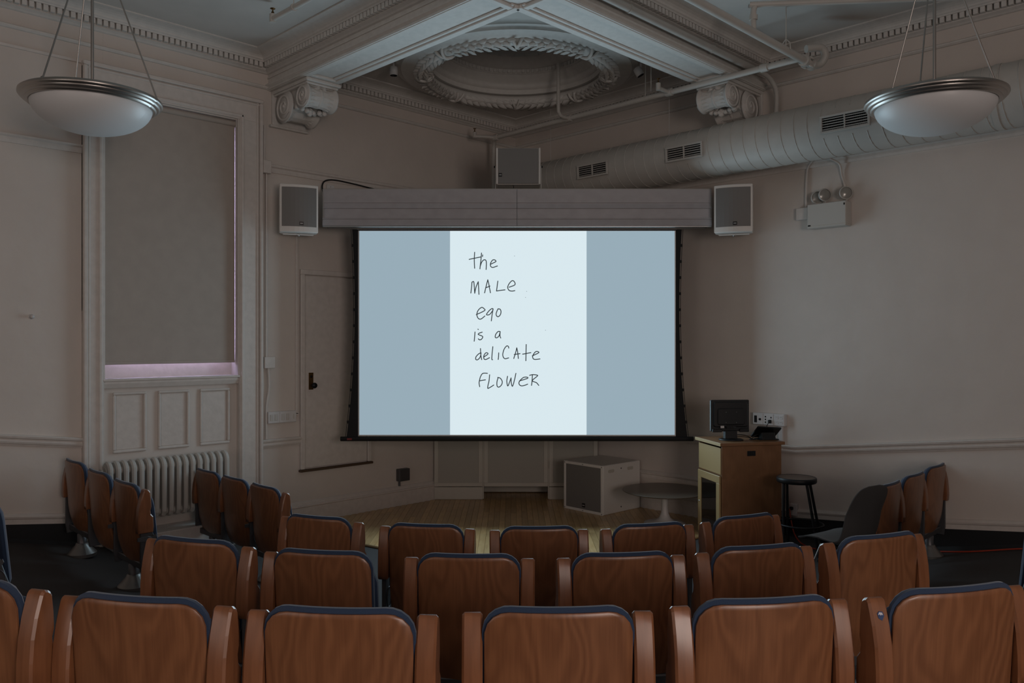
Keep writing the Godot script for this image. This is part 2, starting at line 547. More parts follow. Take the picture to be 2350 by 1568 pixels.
func room() -> void:
	var X := Vector3(1, 0, 0)
	var Z := Vector3(0, 0, 1)
	# walls, a quarter of a metre thick; the left one with the window opening
	var wl := setting("wall_left", "off-white plastered wall with the covered window and the door")
	var s := start()
	span(s, Vector3(-0.25, -0.4, -0.25), Vector3(0, 5.4, 3.90), 0.001)
	span(s, Vector3(-0.25, -0.4, 5.155), Vector3(0, 5.4, FAR + 0.25), 0.001)
	span(s, Vector3(-0.25, -0.4, 3.90), Vector3(-0.035, 1.555, 5.155), 0.001)
	span(s, Vector3(-0.25, 4.125, 3.90), Vector3(0, 5.4, 5.155), 0.001)
	part(wl, "plaster_face", done(s), M.wall_paint)
	var wr := setting("wall_right", "off-white plastered wall behind the air duct and the podium")
	part(wr, "plaster_face", box(Vector3(FAR + 0.25, 5.8, 0.25), 0.001, Vector3(FAR / 2 + 0.125, 2.5, -0.125)), M.wall_paint)
	var wb := setting("wall_back", "off-white wall behind the audience with the lit double doors")
	part(wb, "plaster_face", box(Vector3(0.25, 5.8, FAR), 0.001, Vector3(FAR + 0.125, 2.5, FAR / 2)), M.wall_paint)
	var wc := setting("wall_side", "off-white wall on the far side of the audience")
	part(wc, "plaster_face", box(Vector3(FAR + 0.25, 5.8, 0.25), 0.001, Vector3(FAR / 2 + 0.125, 2.5, FAR + 0.125)), M.wall_paint)
	# floor: raked carpet
	var fl := setting("floor", "dark grey carpet on the raked floor of the hall")
	s = start()
	s.set_smooth_group(1)
	var n := 72
	var at := func(i: int, k: int) -> Vector3:
		var x := FAR * i / n
		var z := FAR * k / n
		return Vector3(x, floor_y(x, z) - 0.008, z)
	for i in n:
		for k in n:
			quad(s, at.call(i, k), at.call(i + 1, k), at.call(i + 1, k + 1), at.call(i, k + 1), Vector3.UP)
	s.set_smooth_group(-1)
	span(s, Vector3(-0.2, -0.4, -0.2), Vector3(FAR + 0.2, -0.2, FAR + 0.2), 0.001)
	part(fl, "carpet", done(s), M.carpet)
	# stage: narrow boards running out from the corner, with a curved front edge
	var sf := setting("floor_stage", "light wooden strip floor of the low stage in the corner")
	var edge := func(a: float) -> float:
		var b := 3.4
		for k in 12:
			var th := atan2(a, b)
			var r := 3.15 + 0.45 * cos(2.0 * th)
			b = sqrt(maxf(r * r - a * a, 0.01))
		return b
	rng.seed = 11
	var wide := 0.0605
	for i in 76:
		var a := (i - 37.5) * wide
		var b0 := absf(a) + 0.04
		var b1: float = edge.call(a)
		if b1 - b0 < 0.1: continue
		var b := b1
		while b > b0 + 0.02:
			var l := minf(rng.randf_range(0.7, 1.5), b - b0)
			if b - l - b0 < 0.25: l = b - b0
			if b > 0.3:
				var bd := part(sf, "floor_board", box(Vector3(wide - 0.0016, 0.016, l - 0.0016), 0.0012), M["floor_board_%d" % rng.randi_range(0, 3)], dg(a, b - l / 2, 0.004 + rng.randf_range(-0.0006, 0.0006)), Vector3(0, PI / 4, 0))
				bd.set_meta("kind", "structure")
			b -= l
	s = start()
	var pts := []
	for i in 41:
		var a := lerpf(-2.2, 2.2, i / 40.0)
		pts.append(dg(a, edge.call(a) + 0.012, 0.004))
	tube(s, pts, 0.013, 8)
	part(sf, "edge_nosing", done(s), M.podium_edge)
	# ceiling: the hall's, and the bay's with the round opening of the saucer dome
	var ce := setting("ceiling", "off-white plaster ceiling of the hall")
	s = start()
	span(s, Vector3(BAY, TOP, 0), Vector3(FAR, TOP + 0.2, FAR), 0.001)
	span(s, Vector3(0, TOP, BAY), Vector3(BAY, TOP + 0.2, FAR), 0.001)
	span(s, Vector3(-0.2, 5.38, -0.2), Vector3(FAR + 0.2, 5.5, FAR + 0.2), 0.001)
	part(ce, "main_field", done(s), M.ceiling_paint)
	s = start()
	var c := Vector3(BAY / 2, TOP, BAY / 2)
	for i in 96:
		var w0 := TAU * i / 96
		var w1 := TAU * (i + 1) / 96
		var o := []
		for w in [w0, w1]:
			var d := Vector3(cos(w), 0, sin(w))
			o.append(c + d * 0.90)
			o.append(c + d * (BAY / 2 + 0.02) / maxf(absf(d.x), absf(d.z)))
		quad(s, o[0], o[1], o[3], o[2], Vector3.DOWN)
	part(ce, "bay_field", done(s), M.ceiling_paint)
	s = start()
	lathe(s, [Vector2(0.90, 0.0), Vector2(0.90, 0.05), Vector2(0.90, 0.05), Vector2(0.87, 0.06), Vector2(0.85, 0.10), Vector2(0.86, 0.115), Vector2(0.86, 0.115), Vector2(0.80, 0.16), Vector2(0.775, 0.185), Vector2(0.775, 0.185), Vector2(0.745, 0.19), Vector2(0.735, 0.235), Vector2(0.735, 0.235), Vector2(0.70, 0.24), Vector2(0.60, 0.30), Vector2(0.56, 0.315), Vector2(0.56, 0.315), Vector2(0.54, 0.35), Vector2(0.40, 0.44), Vector2(0.2, 0.50), Vector2(0, 0.51)], 72)
	part(ce, "saucer_dome", done(s), M.plaster, c)
	for i in 84:
		var w := TAU * i / 84
		part(ce, "dome_tooth", box(Vector3(0.03, 0.036, 0.02), 0.002), M.plaster, c + Vector3(cos(w) * 0.735, 0.212, sin(w) * 0.735), Vector3(0, -w + PI / 2, 0))
	# palmettes round the eye of the dome
	var leafy := PackedVector2Array()
	for i in 17:
		var t := i / 16.0 * PI
		leafy.append(Vector2(cos(t) * 0.06, sin(t) * 0.10 * (1.0 + 0.22 * absf(sin(t * 3.0)))))
	var palm := plate_mesh(leafy, -0.01, 0.01, 0.003)
	for i in 22:
		var w := TAU * i / 22
		part(ce, "palmette", palm, M.plaster, c + Vector3(cos(w) * 0.55, 0.31, sin(w) * 0.55), Vector3(0, -w + PI / 2, 0))
	# beams
	for k in 2:
		var bm := setting("trim_beam_side" if k == 0 else "trim_beam_front", ["plaster beam with panelled underside running out from the left wall", "plaster beam with panelled underside running out from the right wall"][k])
		var sw := func(v: Vector3) -> Vector3: return v if k == 0 else Vector3(v.z, v.y, v.x)
		s = start()
		var L := FAR
		span(s, sw.call(Vector3(-0.02, SOFFIT + 0.03 - 0.001 * k, BAY + 0.001 * k)), sw.call(Vector3(L, TOP + 0.01, BEAM + 0.001 * k)), 0.002)
		part(bm, "beam_core", done(s), M.plaster)
		for seg in [[-0.01, BAY + 0.03], [BEAM - 0.03, L]]:
			for z in [BAY + 0.03, BEAM - 0.03]:
				s = start()
				span(s, sw.call(Vector3(seg[0], SOFFIT, z - 0.03)), sw.call(Vector3(seg[1], SOFFIT + 0.032, z + 0.03)), 0.004)
				part(bm, "soffit_border", done(s), M.plaster)
			for z in [BAY + 0.078, BEAM - 0.078]:
				s = start()
				span(s, sw.call(Vector3(seg[0], SOFFIT + 0.014, z - 0.019)), sw.call(Vector3(seg[1], SOFFIT + 0.032, z + 0.019)), 0.006)
				part(bm, "soffit_bead", done(s), M.plaster)
			for x in [seg[0] + 0.72, seg[1] - 0.05]:
				if x < FAR - 0.2 and seg[0] < 1.0:
					s = start()
					span(s, sw.call(Vector3(x - 0.03, SOFFIT + 0.003, BAY + 0.058)), sw.call(Vector3(x + 0.03, SOFFIT + 0.032, BEAM - 0.058)), 0.006)
					part(bm, "soffit_border", done(s), M.plaster)
		for z in [[BAY, -1.0], [BEAM, 1.0]]:
			part(bm, "side_bead", moulding_mesh(sw.call(Vector3(0, SOFFIT + 0.005, z[0])), sw.call(Vector3(L, SOFFIT + 0.005, z[0])), sw.call(Vector3(0, 0, z[1])), [Vector2(0, 0), Vector2(0.012, 0), Vector2(0.022, 0.012), Vector2(0.012, 0.026), Vector2(0.03, 0.04), Vector2(0.03, 0.055), Vector2(0, 0.06)]), M.plaster)
			part(bm, "side_fillet", moulding_mesh(sw.call(Vector3(0, SOFFIT + 0.12, z[0])), sw.call(Vector3(L, SOFFIT + 0.12, z[0])), sw.call(Vector3(0, 0, z[1])), [Vector2(0, 0), Vector2(0.012, 0), Vector2(0.012, 0.014), Vector2(0, 0.014)]), M.plaster)
	cornice("trim_cornice_wall_left", "plaster cornice with dentils along the top of the left wall", Vector3(0, 0, BEAM), Vector3(0, 0, FAR), X, true, Vector3(0, 0, BEAM + 0.1), Vector3(0, 0, 7.0))
	cornice("trim_cornice_wall_right", "plaster cornice with dentils along the top of the right wall", Vector3(BEAM, 0, 0), Vector3(FAR, 0, 0), Z, true, Vector3(BEAM + 0.1, 0, 0), Vector3(7.0, 0, 0))
	cornice("trim_cornice_beam_side", "dentil cornice on the hall side of the beam from the left wall", Vector3(0, 0, BEAM), Vector3(FAR, 0, BEAM), Z, false, Vector3(0.1, 0, BEAM), Vector3(4.2, 0, BEAM))
	cornice("trim_cornice_beam_front", "dentil cornice on the hall side of the beam from the right wall", Vector3(BEAM, 0, 0), Vector3(BEAM, 0, FAR), X, false, Vector3(BEAM, 0, 0.1), Vector3(BEAM, 0, 4.2))
	cornice("trim_cornice_bay_left", "dentil cornice of the corner bay on the left wall", Vector3(0, 0, 0), Vector3(0, 0, BAY), X, true)
	cornice("trim_cornice_bay_right", "dentil cornice of the corner bay on the right wall", Vector3(0, 0, 0), Vector3(BAY, 0, 0), Z, true)
	# picture rails and chair rails
	var t1 := setting("trim_picture_rail", "painted picture rail running high along both walls")
	var pic := [Vector2(0, -0.035), Vector2(0.014, -0.035), Vector2(0.02, -0.012), Vector2(0.02, 0.01), Vector2(0.036, 0.022), Vector2(0.036, 0.034), Vector2(0, 0.038)]
	part(t1, "rail_length", moulding_mesh(Vector3(0, 3.58, 5.33), Vector3(0, 3.58, FAR), X, pic), M.trim_paint)
	part(t1, "rail_length", moulding_mesh(Vector3(0, 3.68, 0), Vector3(0, 3.68, 3.60), X, pic), M.trim_paint)
	part(t1, "rail_length", moulding_mesh(Vector3(0, 3.645, 0), Vector3(FAR, 3.645, 0), Z, pic), M.trim_paint)
	part(t1, "frieze_line", moulding_mesh(Vector3(0, 4.335, 5.33), Vector3(0, 4.335, FAR), X, [Vector2(0, -0.012), Vector2(0.016, -0.01), Vector2(0.02, 0.01), Vector2(0, 0.014)]), M.trim_paint)
	var t2 := setting("trim_chair_rail_left", "moulded chair rail on the left wall, sloping up with the floor behind the window")
	part(t2, "rail_length", moulding_mesh(Vector3(0, 1.045, 5.33), Vector3(0, 1.045 + 0.132 * (FAR - 5.33), FAR), X, rail_profile()), M.trim_paint)
	part(t2, "rail_length", moulding_mesh(Vector3(0, 0.88, 3.22), Vector3(0, 0.88, 3.66), X, rail_profile()), M.trim_paint)
	var t3 := setting("trim_chair_rail_right", "moulded chair rail on the right wall, level at the podium and then sloping up")
	part(t3, "rail_length", moulding_mesh(Vector3(0.9, 0.84, 0), Vector3(3.92, 0.845, 0), Z, rail_profile()), M.trim_paint)
	part(t3, "rail_length", moulding_mesh(Vector3(3.92, 0.845, 0), Vector3(FAR, 0.845 + 0.1254 * (FAR - 3.92), 0), Z, rail_profile()), M.trim_paint)
	# baseboards
	var base := [Vector2(0, 0), Vector2(0.022, 0), Vector2(0.022, 0.04), Vector2(0.03, 0.048), Vector2(0.034, 0.062), Vector2(0.026, 0.07), Vector2(0.014, 0.084), Vector2(0, 0.086)]
	var tall := [Vector2(0, 0), Vector2(0.024, 0), Vector2(0.024, 0.165), Vector2(0.034, 0.172), Vector2(0.034, 0.186), Vector2(0.022, 0.194), Vector2(0.02, 0.21), Vector2(0.008, 0.226), Vector2(0, 0.23)]
	var cove := [Vector2(0, 0), Vector2(0.03, 0), Vector2(0.016, 0.02), Vector2(0.014, 1.0), Vector2(0, 1.0)]
	var b1 := setting("baseboard_left", "white baseboard above a black cove strip on the left wall")
	part(b1, "stage_board", moulding_mesh(Vector3(0, 0.008, 0.9), Vector3(0, 0.008, 3.66), X, tall), M.trim_paint)
	part(b1, "base_length", moulding_mesh(Vector3(0, 0.353, 5.33), Vector3(0, 0.353 + 0.137 * (FAR - 5.33), FAR), X, base), M.trim_paint)
	s = start()
	for i in 30:
		var z0 := lerpf(5.33, FAR, i / 30.0)
		var z1 := lerpf(5.33, FAR, (i + 1) / 30.0)
		var y0 := floor_y(0, z0) - 0.01
		var y1 := floor_y(0, z1) - 0.01
		quad(s, Vector3(0.02, y0, z0), Vector3(0.02, y1, z1), Vector3(0.02, 0.36 + 0.137 * (z1 - 5.33), z1), Vector3(0.02, 0.36 + 0.137 * (z0 - 5.33), z0), X)
		quad(s, Vector3(0.036, y0, z0), Vector3(0.036, y1, z1), Vector3(0.02, y1 + 0.03, z1), Vector3(0.02, y0 + 0.03, z0), X + Vector3.UP)
	span(s, Vector3(0, -0.01, 3.14), Vector3(0.03, 0.09, 5.4), 0.002)
	part(b1, "cove_strip", done(s), M.black_cove)
	var b2 := setting("baseboard_right", "white baseboard above a black cove strip on the right wall")
	part(b2, "stage_board", moulding_mesh(Vector3(0.9, 0.008, 0), Vector3(3.3, 0.008, 0), Z, tall), M.trim_paint)
	part(b2, "stage_ledge", moulding_mesh(Vector3(0.9, 0.36, 0), Vector3(3.3, 0.36, 0), Z, base), M.trim_paint)
	part(b2, "base_length", moulding_mesh(Vector3(3.3, 0.13, 0), Vector3(5.28, 0.295, 0), Z, base), M.trim_paint)
	part(b2, "base_length", moulding_mesh(Vector3(5.28, 0.295, 0), Vector3(FAR, 0.295 + 0.122 * (FAR - 5.28), 0), Z, base), M.trim_paint)
	s = start()
	for i in 40:
		var x0 := lerpf(3.3, FAR, i / 40.0)
		var x1 := lerpf(3.3, FAR, (i + 1) / 40.0)
		var y0 := floor_y(x0, 0) - 0.01
		var y1 := floor_y(x1, 0) - 0.01
		var up := func(x: float) -> float: return (lerpf(0.14, 0.30, (x - 3.3) / 1.98) if x < 5.28 else 0.30 + 0.122 * (x - 5.28))
		quad(s, Vector3(x0, y0, 0.02), Vector3(x1, y1, 0.02), Vector3(x1, up.call(x1), 0.02), Vector3(x0, up.call(x0), 0.02), Z)
		quad(s, Vector3(x0, y0, 0.036), Vector3(x1, y1, 0.036), Vector3(x1, y1 + 0.03, 0.02), Vector3(x0, y0 + 0.03, 0.02), Z + Vector3.UP)
	part(b2, "cove_strip", done(s), M.black_cove)

func window_and_door() -> void:
	var X := Vector3(1, 0, 0)
	var w := setting("window_1", "tall covered window in a broad painted casing above the radiator")
	# casing of stepped boards
	var s := start()
	for z in [[3.66, 3.90, 1.0], [5.155, 5.33, -1.0]]:
		var z0: float = z[0]
		var z1: float = z[1]
		var inner: float = z1 if z[2] > 0 else z0
		var outer: float = z0 if z[2] > 0 else z1
		var k: float = z[2]
		var c := start()
		span(c, Vector3(-0.002, 0.06, z0), Vector3(0.03, 4.12, z1), 0.003)
		part(w, "casing_side", done(c), M.trim_paint)
		c = start()
		span(c, Vector3(0.0, 0.06, outer), Vector3(0.062, 4.312, outer + k * 0.035), 0.008)
		part(w, "casing_band", done(c), M.trim_paint)
		c = start()
		span(c, Vector3(0.0, 0.06, outer + k * 0.04), Vector3(0.042, 4.33, outer + k * 0.062), 0.006)
		part(w, "casing_band", done(c), M.trim_paint)
		c = start()
		span(c, Vector3(0.0, 0.06, inner - k * 0.045), Vector3(0.046, 4.17, inner - k * 0.012), 0.008)
		part(w, "casing_bead", done(c), M.trim_paint)
		c = start()
		span(c, Vector3(-0.2, 1.555, inner - 0.012), Vector3(0.02, 4.13, inner + 0.012), 0.003)
		part(w, "jamb", done(c), M.trim_paint)
	s = start()
	span(s, Vector3(-0.002, 4.12, 3.66), Vector3(0.03, 4.34, 5.33), 0.003)
	part(w, "casing_head", done(s), M.trim_paint)
	s = start()
	span(s, Vector3(0, 4.312, 3.655), Vector3(0.064, 4.35, 5.335), 0.008)
	part(w, "casing_band", done(s), M.trim_paint)
	s = start()
	span(s, Vector3(0, 4.285, 3.69), Vector3(0.043, 4.306, 5.30), 0.006)
	part(w, "casing_band", done(s), M.trim_paint)
	s = start()
	span(s, Vector3(0, 4.135, 3.86), Vector3(0.046, 4.166, 5.195), 0.008)
	part(w, "casing_bead", done(s), M.trim_paint)
	s = start()
	span(s, Vector3(-0.2, 4.11, 3.90), Vector3(0.0, 4.135, 5.155), 0.003)
	part(w, "jamb", done(s), M.trim_paint)
	# sash, glass, stool
	s = start()
	span(s, Vector3(-0.17, 1.56, 3.91), Vector3(-0.125, 1.77, 5.145), 0.005)
	part(w, "sash_rail", done(s), M.trim_paint)
	s = start()
	span(s, Vector3(-0.17, 2.86, 3.91), Vector3(-0.125, 2.92, 5.145), 0.005)
	part(w, "sash_rail", done(s), M.trim_paint)
	for z in [3.95, 5.105]:
		s = start()
		span(s, Vector3(-0.17, 1.77, z - 0.035), Vector3(-0.125, 4.12, z + 0.035), 0.005)
		part(w, "sash_stile", done(s), M.trim_paint)
	s = start()
	span(s, Vector3(-0.17, 4.0, 3.98), Vector3(-0.125, 4.12, 5.075), 0.005)
	part(w, "sash_rail", done(s), M.trim_paint)
	for y in [[1.77, 2.86], [2.92, 4.0]]:
		s = start()
		span(s, Vector3(-0.151, y[0], 3.98), Vector3(-0.147, y[1], 5.07), 0.0005)
		part(w, "window_pane", done(s), M.pane)
	s = start()
	span(s, Vector3(-0.17, 1.565, 3.89), Vector3(0.035, 1.59, 5.165), 0.006)
	part(w, "window_stool", done(s), M.trim_paint)
	part(w, "apron_bead", moulding_mesh(Vector3(-0.01, 1.525, 3.89), Vector3(-0.01, 1.525, 5.165), X, [Vector2(0, -0.02), Vector2(0.012, -0.02), Vector2(0.03, 0.02), Vector2(0.03, 0.04), Vector2(0, 0.04)]), M.trim_paint)
	# apron with three moulded panels
	for p in [[4.776, 5.066], [4.379, 4.671], [3.978, 4.278]]:
		var zc: float = (p[0] + p[1]) / 2
		var hw: float = (p[1] - p[0]) / 2
		s = start()
		for e in [[Vector3(-0.036, 0.92, p[0]), Vector3(-0.012, 0.945, p[1])], [Vector3(-0.036, 1.44, p[0]), Vector3(-0.012, 1.465, p[1])], [Vector3(-0.036, 0.945, p[0]), Vector3(-0.012, 1.44, p[0] + 0.025)], [Vector3(-0.036, 0.945, p[1] - 0.025), Vector3(-0.012, 1.44, p[1])]]:
			span(s, e[0], e[1], 0.008)
		part(w, "panel_frame", done(s), M.trim_paint)
		s = start()
		span(s, Vector3(-0.037, 0.95, zc - hw + 0.03), Vector3(-0.031, 1.435, zc + hw - 0.03), 0.004)
		part(w, "apron_panel", done(s), M.trim_paint)
	s = start()
	span(s, Vector3(-0.04, -0.05, 3.905), Vector3(0.28, 0.22, 5.15), 0.004)
	part(w, "plinth_ledge", done(s), M.trim_paint)
	# roller blind, a thing of its own
	var b := thing("roller_blind", "beige roller blind drawn almost down over the tall window", "blind", Vector3(-0.045, 1.715, 4.5275))
	part(b, "blind_cloth", box(Vector3(0.003, 2.36, 1.224), 0.001, Vector3(0, 1.18, 0.0)), M.blind_cloth)
	part(b, "hem_bar", box(Vector3(0.012, 0.03, 1.224), 0.004, Vector3(0, 0.012, 0.0)), M.blind_cloth)
	part(b, "roller", tube_mesh([Vector3(0.005, 2.365, -0.61), Vector3(0.005, 2.365, 0.61)], 0.028, 16), M.blind_cloth)
	for z in [-0.615, 0.615]:
		part(b, "bracket", box(Vector3(0.07, 0.07, 0.006), 0.002, Vector3(0.0, 2.365, z)), M.white_plastic)
	# door
	var d := setting("door_1", "flush painted door with a brass knob, half behind the projection screen")
	s = start()
	span(s, Vector3(0.0, 0.585, 2.39), Vector3(0.022, 2.615, 3.17), 0.003)
	part(d, "door_leaf", done(s), M.trim_paint)
	for z in [[3.176, 3.225], [2.335, 2.384]]:
		s = start()
		span(s, Vector3(0, 0.575, z[0]), Vector3(0.04, 2.624, z[1]), 0.006)
		part(d, "door_casing", done(s), M.trim_paint)
	s = start()
	span(s, Vector3(0, 2.624, 2.335), Vector3(0.04, 2.68, 3.225), 0.006)
	part(d, "door_casing", done(s), M.trim_paint)
	s = start()
	span(s, Vector3(0, 0.548, 2.32), Vector3(0.05, 0.572, 3.235), 0.004)
	part(d, "threshold", done(s), M.brown_threshold)
	s = start()
	span(s, Vector3(0.022, 1.41, 3.072), Vector3(0.027, 1.59, 3.128), 0.002)
	var pl := part(d, "lock_plate", done(s), M.brass)
	s = start()
	lathe(s, [Vector2(0.012, 0), Vector2(0.012, 0.03), Vector2(0.027, 0.036), Vector2(0.031, 0.05), Vector2(0.026, 0.062), Vector2(0, 0.066)], 20)
	part(pl, "knob", done(s), M.dark_metal, Vector3(0.027, 1.455, 3.088), Vector3(0, 0, -PI / 2))
	part(pl, "key_cylinder", lathe_mesh([Vector2(0.012, 0), Vector2(0.012, 0.006), Vector2(0, 0.007)], 16), M.dark_metal, Vector3(0.027, 1.55, 3.10), Vector3(0, 0, -PI / 2))

func radiator() -> void:
	var r := thing("radiator", "white cast iron column radiator under the covered window", "radiator", Vector3(0.12, 0.22, 4.63), PI / 2)
	# local x runs along the wall (towards the camera is -x after the turn), z out of the wall
	var pitch := 0.0655
	var outl := PackedVector2Array()
	for i in 13:
		var w := PI * i / 12.0
		outl.append(Vector2(cos(w) * 0.085, 0.57 + sin(w) * 0.085))
	for i in 5:
		var w := PI + PI * i / 4.0
		outl.append(Vector2(cos(w) * 0.085, 0.165 + sin(w) * 0.06))
	var slots := plate_mesh(outl, -0.021, 0.021, 0.012)
	for i in 17:
		part(r, "radiator_section", slots, M.cream_enamel, Vector3((i - 8) * pitch, 0, 0), Vector3(0, PI / 2, 0))
	for y in [0.16, 0.57]:
		part(r, "hub", tube_mesh([Vector3(-8.4 * pitch, y, 0), Vector3(8.4 * pitch, y, 0)], 0.033, 14), M.cream_enamel)
	for x in [-8, 8]:
		for z in [-0.05, 0.05]:
			part(r, "foot", lathe_mesh([Vector2(0.028, 0), Vector2(0.022, 0.03), Vector2(0.026, 0.13)], 12), M.cream_enamel, Vector3(x * pitch, 0, z))
	part(r, "end_plug", lathe_mesh([Vector2(0.024, 0), Vector2(0.024, 0.012), Vector2(0, 0.014)], 12), M.cream_enamel, Vector3(-8.7 * pitch, 0.57, 0), Vector3(0, 0, PI / 2))

# ---------------------------------------------------------------- plaster ornaments
func corbel(called_at: Transform3D, label: String) -> void:
	# built along +x out of a wall in x = 0, its width along z, then placed
	var c := thing("scroll_corbel", label, "corbel")
	c.transform = called_at
	var hw := 0.165
	var body := PackedVector2Array([Vector2(0, 4.44), Vector2(0.62, 4.44), Vector2(0.66, 4.40)])
	for i in 6:
		var w := lerpf(0.9, -1.7, i / 5.0)
		body.append(Vector2(0.565 + cos(w) * 0.10, 4.325 + sin(w) * 0.10))
	body.append(Vector2(0.46, 4.27))
	body.append(Vector2(0.38, 4.24))
	for i in 5:
		var w := lerpf(-0.5, -2.4, i / 4.0)
		body.append(Vector2(0.21 + cos(w) * 0.13, 4.28 + sin(w) * 0.13))
	body.append(Vector2(0, 4.18))
	part(c, "bracket_body", plate_mesh(body, -hw * 0.8, hw * 0.8, 0.006), M.plaster)
	for v in [[0.565, 4.325, 0.128], [0.21, 4.285, 0.165]]:
		var r: float = v[2]
		var prof := []
		for i in 25:
			var t := lerpf(-1.0, 1.0, i / 24.0)
			var rr: float = r * (0.68 + 0.30 * t * t)
			if absf(t) > 0.84: rr = r
			if absf(t) < 0.12: rr = r * 0.80
			prof.append(Vector2(rr, t * hw))
		prof.push_front(Vector2(0, -hw))
		prof.append(Vector2(0, hw))
		part(c, "scroll_roll", lathe_mesh(prof, 36), M.plaster, Vector3(v[0], v[1], 0), Vector3(PI / 2, 0, 0))
		for k in [-1.0, 1.0]:
			for q in 10:
				var w := -2.6 + q * 0.34
				var s := start()
				var fl := []
				for i in 5:
					var t := lerpf(0.2, 0.74, i / 4.0)
					var rr: float = r * (0.685 + 0.30 * t * t)
					fl.append(Vector3(cos(w) * rr, sin(w) * rr, k * t * hw))
				tube(s, fl, 0.0055, 6)
				part(c, "flute", done(s), M.plaster, Vector3(v[0], v[1], 0))
			var sp := []
			for i in 46:
				var t := i / 45.0
				var w := 0.6 + t * TAU * 1.9
				var rr: float = r * (0.90 - 0.74 * t)
				sp.append(Vector3(cos(w * -1.0) * rr, sin(w * -1.0) * rr, k * (hw + 0.002)))
			part(c, "volute_line", tube_mesh(sp, 0.011, 8), M.plaster, Vector3(v[0], v[1], 0))
			part(c, "volute_eye", lathe_mesh([Vector2(0.022, 0), Vector2(0.018, 0.012), Vector2(0, 0.016)], 14), M.plaster, Vector3(v[0], v[1], k * hw), Vector3(PI / 2 * k, 0, 0))
	part(c, "abacus", box(Vector3(0.70, 0.035, 0.39), 0.008, Vector3(0.35, 4.455, 0)), M.plaster)
	part(c, "abacus_bead", box(Vector3(0.67, 0.022, 0.36), 0.008, Vector3(0.335, 4.428, 0)), M.plaster)
	part(c, "wall_plate", box(Vector3(0.03, 0.33, 0.38), 0.004, Vector3(0.012, 4.29, 0)), M.plaster)
	part(c, "plate_ledge", box(Vector3(0.05, 0.024, 0.44), 0.006, Vector3(0.02, 4.118, 0)), M.plaster)
	# garland of small leaves and husks between the scrolls
	rng.seed = 5
	var husk := lathe_mesh([Vector2(0, 0), Vector2(0.022, 0.012), Vector2(0.028, 0.03), Vector2(0.016, 0.05), Vector2(0, 0.06)], 8)
	for i in 22:
		var t := i / 21.0
		part(c, "garland_leaf", husk, M.plaster, Vector3(0.45 + rng.randf_range(-0.03, 0.03), 4.245 - 0.04 * sin(t * PI) + rng.randf_range(-0.012, 0.012), lerpf(-0.13, 0.13, t)), Vector3(rng.randf_range(-1.5, 1.5), rng.randf_range(0, 6), rng.randf_range(1.0, 2.4)))
	for k in [-1.0, 1.0]:
		for i in 4:
			part(c, "husk", husk, M.plaster, Vector3(0.655 - 0.01 * i, 4.40 - 0.012 * i, k * (0.03 + 0.02 * i)), Vector3(0.4 * k, 0, 1.2 + 0.3 * i))

